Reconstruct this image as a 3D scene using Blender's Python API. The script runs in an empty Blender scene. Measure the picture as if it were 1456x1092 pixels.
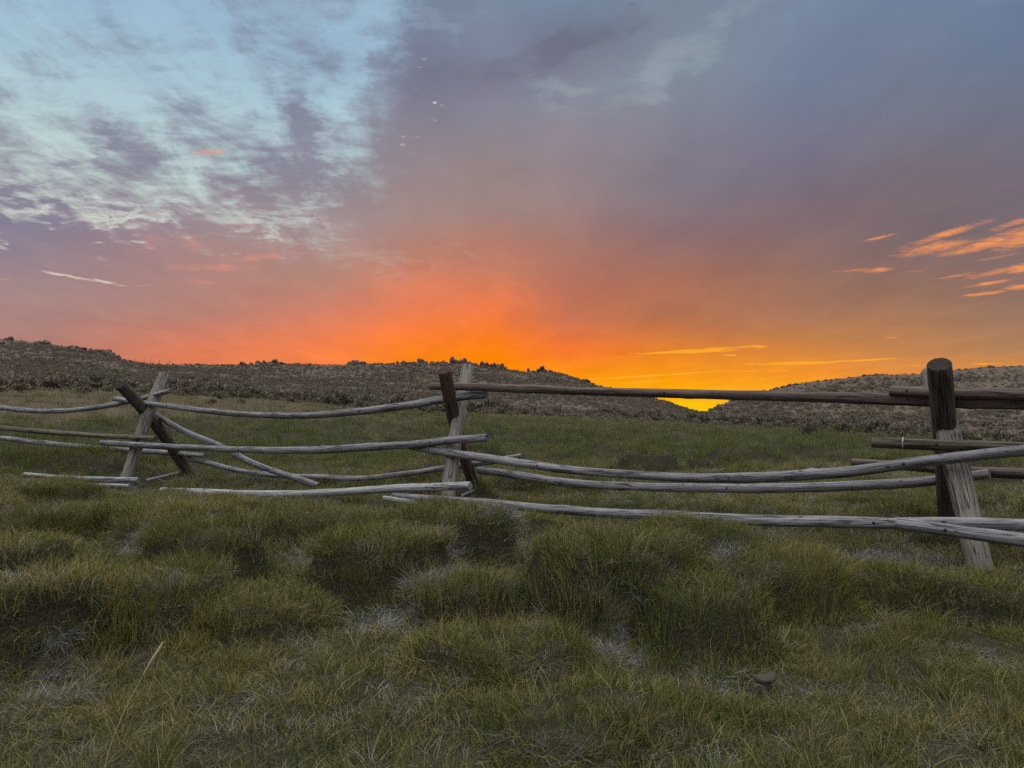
import bpy, math, random
import numpy as np
from mathutils import Vector, Matrix
random.seed(7)
RNG = np.random.default_rng(11)
SC = bpy.context.scene
COL = SC.collection
F = 1060.0
PITCH = math.atan(38.0 / F)
ZC = 1.116
cp, sp = math.cos(PITCH), math.sin(PITCH)

# ------------------------------------------------------------------ camera
cam = bpy.data.cameras.new('camera')
cam.sensor_width = 36.0
cam.lens = F / 1456 * 36.0
cam.clip_start = 0.05
cam.clip_end = 20000
camo = bpy.data.objects.new('camera', cam)
camo.location = (0, 0, ZC)
camo.rotation_euler = (math.pi / 2 + PITCH, 0, 0)
COL.objects.link(camo)
SC.camera = camo

def ray(px, py):
    u, v = (px - 728) / F, (546 - py) / F
    return u, cp - sp * v, sp + cp * v
def P(px, py, Y):
    a, b, c = ray(px, py)
    return np.array([a / b * Y, Y, ZC + c / b * Y])
def tanel(py):
    v = (546 - np.asarray(py, float)) / F
    return (sp + cp * v) / (cp - sp * v)
def azel(px, py):
    a, b, c = ray(px, py)
    return math.atan2(a, b), math.atan2(c, math.hypot(a, b))

# ------------------------------------------------------------------ noise
def _hash(ix, iy, seed):
    h = (ix.astype(np.int64) * 374761393 + iy.astype(np.int64) * 668265263 + seed * 1442695041) & 0xffffffff
    h = ((h ^ (h >> 13)) * 1274126177) & 0xffffffff
    h = (h ^ (h >> 16)) & 0xffffffff
    return h / 4294967295.0
def vnoise(x, y, seed=0):
    ix, iy = np.floor(x), np.floor(y)
    fx, fy = x - ix, y - iy
    fx = fx * fx * (3 - 2 * fx); fy = fy * fy * (3 - 2 * fy)
    a = _hash(ix, iy, seed); b = _hash(ix + 1, iy, seed)
    c = _hash(ix, iy + 1, seed); d = _hash(ix + 1, iy + 1, seed)
    return (a + (b - a) * fx) * (1 - fy) + (c + (d - c) * fx) * fy
def fbm(x, y, s=1.0, o=4, seed=0):
    x = np.asarray(x, float) / s; y = np.asarray(y, float) / s
    t = 0; a = 0.5; n = 0
    for k in range(o):
        t = t + a * vnoise(x, y, seed + k * 17); n += a
        x = x * 2.03 + 5.3; y = y * 2.03 - 3.1; a *= 0.5
    return t / n
def sstep(a, b, x):
    t = np.clip((x - a) / (b - a), 0, 1)
    return t * t * (3 - 2 * t)

# ------------------------------------------------------------------ terrain
# column of the view (in photograph pixels) -> foot of the hills and ridge line
FX = [-400, 0, 100, 200, 300, 400, 500, 600, 700, 780, 900, 1000, 1100, 1200, 1300, 1456, 1900]
FY = [553, 553, 554, 557, 564, 572, 580, 587, 589, 592, 598, 604, 611, 619, 630, 648, 660]
FD = [66, 66, 65, 63, 61, 60, 60, 62, 66, 72, 85, 92, 88, 76, 66, 56, 50]
RX = [-400, 0, 62, 110, 155, 172, 190, 232, 337, 405, 450, 497, 561, 600, 640, 664, 700, 721, 745, 781, 803, 833, 857, 880, 915, 940, 965, 988, 1002, 1014, 1030, 1058, 1094, 1126, 1145, 1200, 1242, 1300, 1350, 1407, 1456, 1900]
RY = [465, 482, 489, 495, 504, 511, 515, 518, 519, 518, 518.5, 518, 517, 516, 516, 517, 522, 525.5, 529, 528, 533, 543, 549.5, 553, 562, 569, 577.5, 584.5, 585.2, 582, 574, 560, 555, 547, 544, 538, 532.5, 532, 526.5, 521.5, 520, 505]
RD = [230, 230, 225, 215, 205, 200, 200, 200, 200, 200, 200, 200, 205, 205, 205, 205, 205, 205, 205, 205, 205, 205, 210, 215, 225, 235, 245, 250, 240, 190, 170, 170, 175, 180, 180, 185, 185, 190, 190, 195, 195, 195]

# hummocks near the fence: photo pixel of their bare flank, width, height (m)
MOUNDS = [(40, 768, 1.0, .17), (190, 757, .8, .16), (262, 768, 1.0, .19), (445, 776, .95, .17), (572, 770, .6, .15),
          (655, 812, .8, .20), (765, 765, .75, .19), (545, 860, .75, .19), (880, 895, .95, .20), (1000, 825, .8, .16),
          (55, 945, .55, .18), (5, 900, .7, .22), (1010, 930, .5, .13), (1150, 785, .7, .15), (1225, 783, .6, .16),
          (290, 832, .75, .17), (200, 905, .8, .13), (1290, 775, 1.1, .16), (640, 890, .5, .10), (1100, 880, .8, .12),
          (90, 715, .9, .14), (600, 735, .8, .08), (860, 740, 1.0, .12), (1010, 752, 1.0, .12), (360, 900, .6, .07),
          (1370, 880, .8, .12), (1200, 860, .9, .10), (1040, 740, 1.1, .08), (330, 690, .9, .07), (700, 960, .6, .06),
          (1000, 640, 1.2, .10), (820, 640, 1.0, .14), (60, 650, 1.3, .12)]
_M = []
for (mx, my, mr, mh) in MOUNDS:
    q = P(mx, my, 1.0)
    Y = (0.10 - ZC) / (q[2] - ZC)
    p = P(mx, my, Y)
    _M.append((p[0] * (1 + mr * .42 / Y), p[1] + mr * .42, mr * .62, mh * (1.6 if my > 800 else 1.05)))
for k in range(260):
    a = RNG.uniform(-.75, .75); d = math.sqrt(RNG.uniform(2.2 ** 2, 26 ** 2))
    x, y = d * math.sin(a), d * math.cos(a)
    if all((x - m[0]) ** 2 + (y - m[1]) ** 2 > (m[2] + .25) ** 2 for m in _M):
        _M.append((x, y, RNG.uniform(.22, .6), RNG.uniform(.06, .19) if d > 3.6 else RNG.uniform(.03, .11)))
for k in range(330):
    a = RNG.uniform(-.68, .68); d = math.sqrt(RNG.uniform(13 ** 2, 44 ** 2))
    _M.append((d * math.sin(a), d * math.cos(a), RNG.uniform(.35, .9), RNG.uniform(.10, .28)))
_M = np.array(_M)

def pxcol(X, Y):
    az = np.arctan2(X, Y)
    c = np.where(np.abs(az) < 1.1, 728 + F * np.tan(np.clip(az, -1.1, 1.1)), np.where(az < 0, -2000, 4000))
    return np.clip(c, -400, 1900), az
def near_base(X, Y):
    return .07 + .08 * (fbm(X, Y, 2.6, 3, 3) - .5) + .035 * (fbm(X, Y, .4, 4, 9) - .5) * 2.2 - .01 * np.exp(-(((X + 3.6) / 1.3) ** 2 + ((Y - 9.6) / .6) ** 2))
LOWRAILS = [(P(550, 706, 8.2), P(1010, 738, 6.3)), (P(1010, 738, 6.3), P(1456, 746, 4.75)), (P(225, 697, 10.0), P(668, 691, 7.9)), (P(30, 676, 11.3), P(200, 684, 10.5)), (P(1277, 746, 5.2), P(1480, 770, 4.4))]
def rail_gap(X, Y):
    k = np.ones_like(X)
    for a, b in LOWRAILS:
        dx, dy = b[0] - a[0], b[1] - a[1]
        t = np.clip(((X - a[0]) * dx + (Y - a[1]) * dy) / (dx * dx + dy * dy), 0, 1)
        k = np.minimum(k, .10 + .90 * sstep(.15, 1.35, np.hypot(X - a[0] - t * dx, Y - a[1] - t * dy)))
    return k
def mound_h(X, Y):
    wx = X + .22 * (fbm(X, Y, .45, 3, 21) - .5); wy = Y + .22 * (fbm(X, Y, .45, 3, 31) - .5)
    out = np.zeros_like(X)
    sel = (np.hypot(X, Y) < 46) & (Y > -2)
    if not np.any(sel):
        return out
    xs, ys = wx[sel], wy[sel]
    acc = np.zeros_like(xs)
    for (mx, my, mr, mh) in _M:
        d = np.hypot(xs - mx, (ys - my) * 1.15)
        w = d < mr
        if np.any(w):
            t = 1 - sstep(mr * .62, mr, d[w])
            acc[w] = np.maximum(acc[w], mh * 1.12 * t)
    out[sel] = acc * rail_gap(X[sel], Y[sel])
    return out
def ground(X, Y):
    X = np.asarray(X, float); Y = np.asarray(Y, float)
    shp = X.shape
    X = np.atleast_1d(X).ravel(); Y = np.atleast_1d(Y).ravel()
    c, az = pxcol(X, Y)
    d = np.hypot(X, Y) + 1e-6
    ca = np.cos(np.clip(np.abs(az), 0, .8))
    Df = np.interp(c, FX, FD); Dr = np.interp(c, RX, RD)
    ef = tanel(np.interp(c, FX, FY)) * ca; er = tanel(np.interp(c, RX, RY)) * ca
    back = sstep(1.2, 2.8, np.abs(az))
    Df = Df * (1 - back) + 60 * back; Dr = Dr * (1 - back) + 200 * back
    ef = ef * (1 - back) + .01 * back; er = er * (1 - back) + .03 * back
    zf = ZC + Df * ef
    nb = near_base(X, Y)
    t = np.clip((d - 12) / (Df - 12), 0, 1)
    z1 = nb + (zf - .07) * t ** 1.25 + .12 * (fbm(X, Y, 6, 3, 5) - .5) * np.clip((d - 12) / 10, 0, 1)
    t2 = np.clip((d - Df) / (Dr - Df), 0, 1)
    rough = np.clip((d - Df) / 25, 0, 1) * (1 - .75 * sstep(.85, 1.0, t2))
    z2 = ZC + d * (ef + (er - ef) * t2 ** .85) + rough * 1.5 * (fbm(X, Y, 22, 4, 41) - .5)
    zr = ZC + Dr * er
    t3 = np.clip((d - Dr) / 500, 0, 1)
    z3 = zr + (-8 - zr) * t3 ** .8 - 1.0 * sstep(0, 12, d - Dr)
    k = sstep(-6, 6, d - Df)
    z = np.where(d < Dr, z1 * (1 - k) + z2 * k, z3)
    z = z + mound_h(X, Y)
    nearm = d < 14
    if np.any(nearm):
        zn = z[nearm]; xn = X[nearm]; yn = Y[nearm]
        for (a, b), cl in zip(LOWRAILS, (.125, .11, .05, .04, .12)):
            dx, dy = b[0] - a[0], b[1] - a[1]
            t_ = np.clip(((xn - a[0]) * dx + (yn - a[1]) * dy) / (dx * dx + dy * dy), 0, 1)
            lim = a[2] + (b[2] - a[2]) * t_ - cl
            # the turf lies lower on the side the rail is seen from
            dd = np.hypot(xn - a[0] - t_ * dx, yn - a[1] - t_ * dy)
            zn = zn - np.maximum(0, zn - lim) * (1 - sstep(.35, .9, dd))
        z[nearm] = zn
    return z.reshape(shp)
def gz(x, y):
    return float(ground(np.array([x]), np.array([y]))[0])
def hit(px, py, dmin=2.0, dmax=260):
    """where the sight line through a photo pixel meets the ground"""
    a, b, c = ray(px, py)
    n = math.hypot(a, b); a, b, c = a / n, b / n, c / n
    d = np.geomspace(dmin, dmax, 900)
    g = ground(d * a, d * b)
    below = np.nonzero(ZC + d * c < g)[0]
    if len(below) == 0:
        return None
    dd = d[below[0]]
    return dd * a, dd * b, g[below[0]], dd

# ------------------------------------------------------------------ material helpers
def newmat(name):
    m = bpy.data.materials.new(name); m.use_nodes = True
    nt = m.node_tree; nt.nodes.clear()
    return m, NT(nt)
class NT:
    def __init__(s, nt): s.t = nt
    def n(s, typ, ins=None, **kw):
        nd = s.t.nodes.new(typ)
        for k, v in kw.items(): setattr(nd, k, v)
        if ins:
            for k, v in ins.items():
                sock = nd.inputs[k]
                if isinstance(v, bpy.types.NodeSocket): s.t.links.new(v, sock)
                else: sock.default_value = v
        return nd
    def math(s, op, a, b=0.0, c=0.0, clamp=False):
        nd = s.n('ShaderNodeMath', {0: a, 1: b, 2: c}, operation=op); nd.use_clamp = clamp
        return nd.outputs[0]
    def vm(s, op, a, b=(0, 0, 0), c=None):
        ins = {0: a, 1: b}
        if c is not None: ins[2] = c
        return s.n('ShaderNodeVectorMath', ins, operation=op).outputs[0]
    def noise(s, vec, scale, detail=4, rough=.55, dist=0.0, col=False):
        nd = s.n('ShaderNodeTexNoise', {'Vector': vec, 'Scale': scale, 'Detail': detail, 'Roughness': rough, 'Distortion': dist})
        return nd.outputs[1 if col else 0]
    def mr(s, v, a, b, c=0.0, d=1.0, smooth=True):
        nd = s.n('ShaderNodeMapRange', {0: v, 1: a, 2: b, 3: c, 4: d}, interpolation_type='SMOOTHSTEP' if smooth else 'LINEAR')
        return nd.outputs[0]
    def mix(s, f, a, b, blend='MIX'):
        nd = s.n('ShaderNodeMix', data_type='RGBA', blend_type=blend)
        for i, v in ((0, f), (6, a), (7, b)):
            if isinstance(v, bpy.types.NodeSocket): s.t.links.new(v, nd.inputs[i])
            else: nd.inputs[i].default_value = v if i == 0 else (tuple(v) + (1,))[:4]
        return nd.outputs[2]
    def ramp(s, f, stops, interp='LINEAR'):
        nd = s.n('ShaderNodeValToRGB', {0: f}); r = nd.color_ramp; r.interpolation = interp
        ss = sorted(stops)
        r.elements[0].position = ss[0][0]; r.elements[0].color = tuple(ss[0][1]) + (1,)
        r.elements[1].position = ss[-1][0]; r.elements[1].color = tuple(ss[-1][1]) + (1,)
        for p, c in ss[1:-1]:
            e = r.elements.new(p); e.color = tuple(c) + (1,)
        return nd.outputs[0]
    def out(s, bsdf, disp=None):
        o = s.n('ShaderNodeOutputMaterial'); s.t.links.new(bsdf, o.inputs[0])
    def bsdf(s, col, rough=.85, normal=None, spec=.3, **kw):
        ins = {'Base Color': col, 'Roughness': rough, 'Specular IOR Level': spec}
        if normal is not None: ins['Normal'] = normal
        ins.update(kw)
        return s.n('ShaderNodeBsdfPrincipled', ins).outputs[0]
def lin(c):
    return tuple(((v / 255) / 12.92 if v / 255 <= .04045 else ((v / 255 + .055) / 1.055) ** 2.4) for v in c)

# ------------------------------------------------------------------ mesh helpers
def mesh_np(name, verts, faces_flat, counts, mat=None, smooth=False):
    me = bpy.data.meshes.new(name)
    verts = np.asarray(verts, np.float32)
    me.vertices.add(len(verts)); me.vertices.foreach_set('co', verts.ravel())
    counts = np.asarray(counts, np.int32); ff = np.asarray(faces_flat, np.int32)
    me.loops.add(len(ff)); me.loops.foreach_set('vertex_index', ff)
    st = np.zeros(len(counts), np.int32); st[1:] = np.cumsum(counts)[:-1]
    me.polygons.add(len(counts)); me.polygons.foreach_set('loop_start', st)
    me.polygons.foreach_set('loop_total', counts)
    if smooth: me.polygons.foreach_set('use_smooth', np.ones(len(counts), bool))
    me.update(calc_edges=True)
    if mat: me.materials.append(mat)
    return me
def attr(me, name, typ, dom, data):
    a = me.attributes.new(name, typ, dom)
    key = {'FLOAT': 'value', 'INT': 'value', 'FLOAT_VECTOR': 'vector'}[typ]
    a.data.foreach_set(key, np.asarray(data, np.float32 if typ != 'INT' else np.int32).ravel())
def link(name, me, parent=None):
    o = bpy.data.objects.new(name, me); COL.objects.link(o)
    if parent is not None: o.parent = parent
    return o
def tag(o, label=None, cat=None, group=None, kind=None):
    if label: o['label'] = label
    if cat: o['category'] = cat
    if group: o['group'] = group
    if kind: o['kind'] = kind
    return o

# ------------------------------------------------------------------ materials
def mat_ground():
    m, t = newmat('earth')
    pos = t.n('ShaderNodeNewGeometry').outputs['Position']
    hill = t.n('ShaderNodeAttribute', attribute_name='hill').outputs['Fac']
    dry = t.n('ShaderNodeAttribute', attribute_name='dry').outputs['Fac']
    bare = t.n('ShaderNodeAttribute', attribute_name='bare').outputs['Fac']
    n1 = t.noise(pos, 9, 6, .7); n2 = t.noise(pos, .5, 4, .6); n3 = t.noise(pos, 60, 5, .7)
    soil = t.mix(n1, (.040, .036, .022), (.10, .092, .055))
    thatch = t.mix(t.mr(n3, .35, .7), (.09, .08, .072), (.38, .355, .34))
    soil = t.mix(t.mr(t.noise(pos, 170, 3, .7), .42, .6), soil, (.018, .016, .010))
    near = t.mix(t.math('MULTIPLY', bare, t.mr(n1, .35, .6)), soil, thatch)
    near = t.mix(t.math('MULTIPLY', dry, .8), near, t.mix(n1, (.09, .075, .045), (.17, .14, .085)))
    hs = t.mix(t.mr(n2, .3, .7), (.108, .083, .060), (.160, .124, .094))
    hs = t.mix(t.mr(t.noise(pos, 3.2, 6, .75), .42, .7), hs, (.085, .074, .058))
    col = t.mix(hill, near, hs)
    bh = t.math('ADD', t.math('MULTIPLY', n1, .6), t.math('MULTIPLY', n3, .3))
    bump = t.n('ShaderNodeBump', {'Strength': .8, 'Distance': .05, 'Height': bh}).outputs[0]
    t.out(t.bsdf(col, .95, bump, .1))
    return m
def mat_grass(name, pal, transl=.25):
    """pal: (fresh dark, fresh light, olive, straw, grey dead)"""
    m, t = newmat(name)
    pos = t.n('ShaderNodeNewGeometry').outputs['Position']
    tint = t.n('ShaderNodeAttribute', attribute_name='tint').outputs['Fac']
    along = t.n('ShaderNodeAttribute', attribute_name='along').outputs['Fac']
    dry = t.n('ShaderNodeAttribute', attribute_name='dry', attribute_type='INSTANCER').outputs['Fac']
    rnd = t.n('ShaderNodeAttribute', attribute_name='rnd', attribute_type='INSTANCER').outputs['Fac']
    g = t.mix(tint, pal[0], pal[1])
    big = t.noise(pos, .9, 3, .6)
    g = t.mix(t.math('MULTIPLY', t.mr(big, .42, .66), .75), g, pal[2])
    reach = t.math('ADD', t.math('MULTIPLY', tint, .55), t.math('MULTIPLY', rnd, .25))
    reach = t.math('ADD', reach, t.math('MULTIPLY', dry, .65))
    reach = t.math('ADD', reach, t.math('MULTIPLY', t.noise(pos, 2.3, 3, .6), .35))
    g = t.mix(t.mr(reach, .78, 1.05), g, pal[3])
    g = t.mix(t.math('MULTIPLY', t.mr(along, .55, 1.0), .45), g, pal[3])
    g = t.mix(t.math('MULTIPLY', t.mr(rnd, .93, .98), .7), g, pal[4])
    d = t.bsdf(g, .8, None, .08)
    tr = t.n('ShaderNodeBsdfTranslucent', {'Color': g}).outputs[0]
    mx = t.n('ShaderNodeMixShader', {0: transl, 1: d, 2: tr}).outputs[0]
    t.out(mx)
    return m
def mat_wood(name, dark, mid, pale, crack=.8):
    m, t = newmat(name)
    g = t.n('ShaderNodeAttribute', attribute_name='grain').outputs['Vector']
    rim = t.n('ShaderNodeAttribute', attribute_name='endgrain').outputs['Fac']
    oi = t.n('ShaderNodeObjectInfo').outputs['Random']
    off = t.n('ShaderNodeCombineXYZ', {0: t.math('MULTIPLY', oi, 37), 1: t.math('MULTIPLY', oi, 91), 2: t.math('MULTIPLY', oi, 13)}).outputs[0]
    g2 = t.vm('ADD', g, off)
    gs = t.vm('MULTIPLY', g2, (1, 1, .03))
    fine = t.noise(gs, 190, 4, .7)
    med = t.noise(gs, 60, 4, .65)
    blot = t.noise(g2, 4.5, 4, .6)
    col = t.mix(t.mr(fine, .3, .7), mid, pale)
    col = t.mix(t.math('MULTIPLY', t.mr(med, .46, .62), .75), col, dark)
    col = t.mix(t.math('MULTIPLY', t.mr(blot, .5, .72), .6), col, mid)
    ck = t.noise(t.vm('MULTIPLY', g2, (1, 1, .045)), 26, 3, .5)
    ckm = t.math('MULTIPLY', t.mr(t.math('ABSOLUTE', t.math('SUBTRACT', ck, .5)), .0, .034, 1, 0), t.mr(t.noise(g2, 2.2, 2), .42, .52))
    col = t.mix(t.math('MULTIPLY', ckm, crack), col, (.008, .007, .006))
    vor = t.n('ShaderNodeTexVoronoi', {'Vector': t.vm('MULTIPLY', g2, (1, 1, .42)), 'Scale': 11.0})
    kn = t.mr(vor.outputs['Distance'], .06, .13, 1, 0)
    col = t.mix(t.math('MULTIPLY', kn, .8), col, (.02, .015, .012))
    # lichen-pale wear
    col = t.mix(t.math('MULTIPLY', t.mr(t.noise(g2, 14, 5, .7), .6, .75), .35), col, pale)
    rad = t.vm('MULTIPLY', g, (1, 1, 0))
    rl = t.n('ShaderNodeVectorMath', {0: rad}, operation='LENGTH').outputs[1]
    rings = t.math('SINE', t.math('MULTIPLY', rl, 900))
    endc = t.mix(t.mr(rings, -1, 1), dark, mid)
    col = t.mix(rim, col, endc)
    h = t.math('SUBTRACT', t.math('ADD', t.math('MULTIPLY', med, .5), t.math('MULTIPLY', fine, .4)), t.math('ADD', ckm, t.math('MULTIPLY', kn, .5)))
    b = t.n('ShaderNodeBump', {'Strength': .7, 'Distance': .006, 'Height': h}).outputs[0]
    t.out(t.bsdf(col, .85, b, .2))
    return m
def mat_rock():
    m, t = newmat('granite')
    pos = t.n('ShaderNodeTexCoord').outputs['Object']
    wp = t.n('ShaderNodeNewGeometry').outputs['Position']
    n = t.noise(wp, .8, 6, .7); n2 = t.noise(pos, 3, 5, .7)
    col = t.mix(t.mr(n, .35, .68), (.09, .068, .056), (.20, .152, .126))
    col = t.mix(t.mr(n2, .5, .7), col, (.07, .056, .05))
    b = t.n('ShaderNodeBump', {'Strength': .8, 'Distance': .3, 'Height': n2}).outputs[0]
    t.out(t.bsdf(col, .9, b, .2))
    return m
def mat_sage():
    m, t = newmat('sage_leaf')
    tint = t.n('ShaderNodeAttribute', attribute_name='tint').outputs['Fac']
    wp = t.n('ShaderNodeNewGeometry').outputs['Position']
    big = t.noise(wp, .12, 4, .6)
    c = t.mix(tint, (.085, .074, .053), (.265, .235, .175))
    c = t.mix(t.math('MULTIPLY', t.mr(big, .4, .65), .55), c, (.20, .16, .125))
    t.out(t.bsdf(c, .85, None, .15))
    return m
def mat_plain(name, col, rough=.7, metal=0.0):
    m, t = newmat(name)
    pos = t.n('ShaderNodeTexCoord').outputs['Object']
    n = t.noise(pos, 60, 4, .6)
    t.out(t.bsdf(t.mix(n, tuple(c * .6 for c in col), tuple(min(1, c * 1.3) for c in col)), rough, None, .4, Metallic=metal))
    return m

M_GROUND = mat_ground()
M_GRASS = mat_grass('grass_blades', [(.030, .048, .011), (.190, .200, .056), (.165, .150, .044), (.33, .275, .11), (.30, .28, .22)])
M_MEAD = mat_grass('meadow_blades', [(.044, .062, .018), (.205, .245, .078), (.19, .182, .075), (.28, .235, .15), (.24, .21, .16)])
M_DEAD = mat_grass('dead_blades', [(.070, .064, .056), (.24, .228, .222), (.12, .11, .085), (.35, .34, .33), (.34, .335, .335)], .1)
W_GREY = mat_wood('weathered_rail_wood', (.050, .046, .047), (.165, .162, .168), (.36, .358, .375))
W_OLIVE = mat_wood('olive_grey_wood', (.045, .038, .026), (.11, .098, .072), (.19, .172, .13))
W_BROWN = mat_wood('brown_rail_wood', (.045, .032, .027), (.105, .078, .064), (.19, .15, .13))
W_DARK = mat_wood('dark_post_wood', (.014, .011, .010), (.055, .042, .035), (.155, .128, .108))
W_RED = mat_wood('red_brown_post_wood', (.030, .018, .012), (.10, .062, .042), (.18, .125, .09))
W_PALE = mat_wood('pale_hewn_wood', (.085, .074, .060), (.19, .17, .145), (.31, .29, .255))
W_BLEACH = mat_wood('bleached_wood', (.14, .14, .14), (.30, .30, .30), (.48, .49, .49))
M_ROCK = mat_rock()
M_SAGE = mat_sage()
M_STEM = mat_plain('stem_bark', (.07, .055, .04))
M_IRON = mat_plain('rusty_iron', (.05, .035, .03), .6, .5)
M_WIRE = mat_plain('bright_wire', (.50, .51, .53), .45, .6)

# ------------------------------------------------------------------ ground sheet
def build_ground():
    az_f = np.linspace(-.86, .86, 760)
    az_b = np.linspace(.86, 2 * math.pi - .86, 120)[1:-1]
    az = np.concatenate([az_f, az_b])
    r = [0.25]
    while r[-1] < 9000:
        q = r[-1]
        k = .06 if q < 1.6 else (.0062 if q < 16 else (.012 if q < 60 else (.011 if q < 265 else .12)))
        r.append(q * (1 + k))
    r = np.array(r)
    A, R = np.meshgrid(az, r)
    X = (R * np.sin(A)).ravel(); Y = (R * np.cos(A)).ravel()
    Z = ground(X, Y)
    na, nr = len(az), len(r)
    V = np.stack([X, Y, Z], 1)
    V = np.vstack([V, [[0, 0, gz(0, 0)]]])
    i = np.arange(nr - 1)[:, None] * na; j = np.arange(na)[None, :]; j2 = (j + 1) % na
    quads = np.stack([i + j, i + na + j, i + na + j2, i + j2], -1).reshape(-1, 4)[:, ::-1]
    tris = np.stack([np.full(na, len(V) - 1), np.arange(na), (np.arange(na) + 1) % na], -1)[:, ::-1]
    ff = np.concatenate([quads.ravel(), tris.ravel()])
    cnt = np.concatenate([np.full(len(quads), 4), np.full(len(tris), 3)])
    me = mesh_np('ground', V, ff, cnt, M_GROUND, True)
    hill, dry, bare = zones(V[:, 0], V[:, 1])
    attr(me, 'hill', 'FLOAT', 'POINT', hill); attr(me, 'dry', 'FLOAT', 'POINT', dry); attr(me, 'bare', 'FLOAT', 'POINT', bare)
    o = link('ground', me); tag(o, kind='structure')
    return o
# bare pale flanks (photo pixel, radius in m)
BARE = [(42, 775, .22), (195, 768, .28), (255, 775, .38), (450, 782, .34), (568, 776, .22), (655, 820, .32), (768, 768, .26), (735, 790, .2),
        (545, 872, .28), (870, 903, .26), (1000, 832, .3), (60, 970, .18), (85, 935, .14), (8, 908, .16), (1012, 942, .14), (1150, 792, .25),
        (1225, 790, .22), (300, 835, .25), (840, 822, .26), (700, 790, .2), (930, 825, .25), (1290, 790, .45), (1060, 765, .2), (610, 855, .2)]
_B = []
for (bx, by, br) in BARE:
    q = P(bx, by, 1.0); Y = (.13 - ZC) / (q[2] - ZC); p = P(bx, by, Y); _B.append((p[0], p[1], br * .82))
def zones(X, Y):
    c, az = pxcol(X, Y); d = np.hypot(X, Y)
    Df = np.interp(c, FX, FD)
    jag = 10 * (fbm(X, Y, 9, 4, 51) - .5)
    hill = sstep(-4, 3, d - Df + jag)
    # dry tan band in front of the left-hand slope
    w = 1 - sstep(330, 760, c)
    dry = sstep(24, 34, d + jag * 1.2) * (.35 + .65 * w) * sstep(-2, 0, 1 - (c - 900) / 300)
    dry = np.maximum(dry, sstep(-22, -2, d - Df + jag * 1.6) * .85) * (1 - hill * .3)
    bare = np.zeros_like(d)
    for (bx, by, br) in _B:
        bare = np.maximum(bare, 1 - sstep(br * .35, br * .95, np.hypot(X - bx, Y - by)))
    return hill, dry, bare
build_ground()

# ------------------------------------------------------------------ instanced grass
def gn_scatter(obj, nvar, mat):
    ng = bpy.data.node_groups.new(obj.name + '_scatter', 'GeometryNodeTree')
    ng.interface.new_socket('Geometry', in_out='INPUT', socket_type='NodeSocketGeometry')
    ng.interface.new_socket('Geometry', in_out='OUTPUT', socket_type='NodeSocketGeometry')
    N, L = ng.nodes, ng.links
    gi = N.new('NodeGroupInput'); go = N.new('NodeGroupOutput')
    def named(nm, typ):
        a = N.new('GeometryNodeInputNamedAttribute'); a.data_type = typ; a.inputs[0].default_value = nm
        return a.outputs[0]
    var = named('var', 'INT')
    def sep(k, src):
        cmpn = N.new('FunctionNodeCompare'); cmpn.data_type = 'INT'; cmpn.operation = 'EQUAL'
        L.new(var, cmpn.inputs[2]); cmpn.inputs[3].default_value = k
        s = N.new('GeometryNodeSeparateGeometry'); s.domain = 'POINT'
        L.new(src, s.inputs[0]); L.new(cmpn.outputs[0], s.inputs[1])
        return s.outputs[0]
    pts = sep(-1, gi.outputs[0])
    join = N.new('GeometryNodeJoinGeometry')
    for k in range(nvar):
        g = N.new('GeometryNodeGeometryToInstance'); L.new(sep(k, gi.outputs[0]), g.inputs[0]); L.new(g.outputs[0], join.inputs[0])
    iop = N.new('GeometryNodeInstanceOnPoints')
    L.new(pts, iop.inputs['Points']); L.new(join.outputs[0], iop.inputs['Instance'])
    iop.inputs['Pick Instance'].default_value = True
    L.new(named('pick', 'INT'), iop.inputs['Instance Index'])
    L.new(named('rot', 'FLOAT_VECTOR'), iop.inputs['Rotation'])
    L.new(named('scl', 'FLOAT_VECTOR'), iop.inputs['Scale'])
    L.new(iop.outputs[0], go.inputs[0])
    md = obj.modifiers.new('scatter', 'NODES'); md.node_group = ng

def clump(nb, brad, hmin, hmax, width, bend, lie=0.0, rng=RNG):
    """tuft of tapering bent blades -> verts, faces, counts, tint, along"""
    V = []; Fc = []; cnt = []; tint = []; along = []
    for i in range(nb):
        a = rng.uniform(0, 2 * math.pi); r = brad * math.sqrt(rng.uniform())
        bx, by = r * math.cos(a), r * math.sin(a)
        h = rng.uniform(hmin, hmax) * (1 - .35 * (r / brad) ** 2)
        out = rng.uniform(-1, 1) * 1.1 + a
        ln = bend * rng.uniform(.3, 1.2) + lie
        dx, dy = math.cos(out), math.sin(out)
        fa = rng.uniform(0, math.pi); wx, wy = math.cos(fa), math.sin(fa)
        w = width * rng.uniform(.7, 1.3); ti = rng.uniform()
        base = len(V); kk = rng.uniform(1.4, 2.4)
        for s, (tt, ww) in enumerate(((0, 1.0), (.38, .85), (.74, .5), (1, 0))):
            hor = h * ln * tt ** kk; ver = h * tt * (1 - .42 * min(1.6, ln) * tt)
            x, y, z = bx + dx * hor, by + dy * hor, ver - .015
            if s < 3:
                V += [(x - wx * w * ww / 2, y - wy * w * ww / 2, z), (x + wx * w * ww / 2, y + wy * w * ww / 2, z)]
                tint += [ti, ti]; along += [tt, tt]
            else:
                V.append((x, y, z)); tint.append(ti); along.append(1)
        b = base
        Fc += [b, b + 1, b + 3, b + 2, b + 2, b + 3, b + 5, b + 4, b + 4, b + 5, b + 6]; cnt += [4, 4, 3]
    return np.array(V), np.array(Fc), np.array(cnt), np.array(tint), np.array(along)

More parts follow.
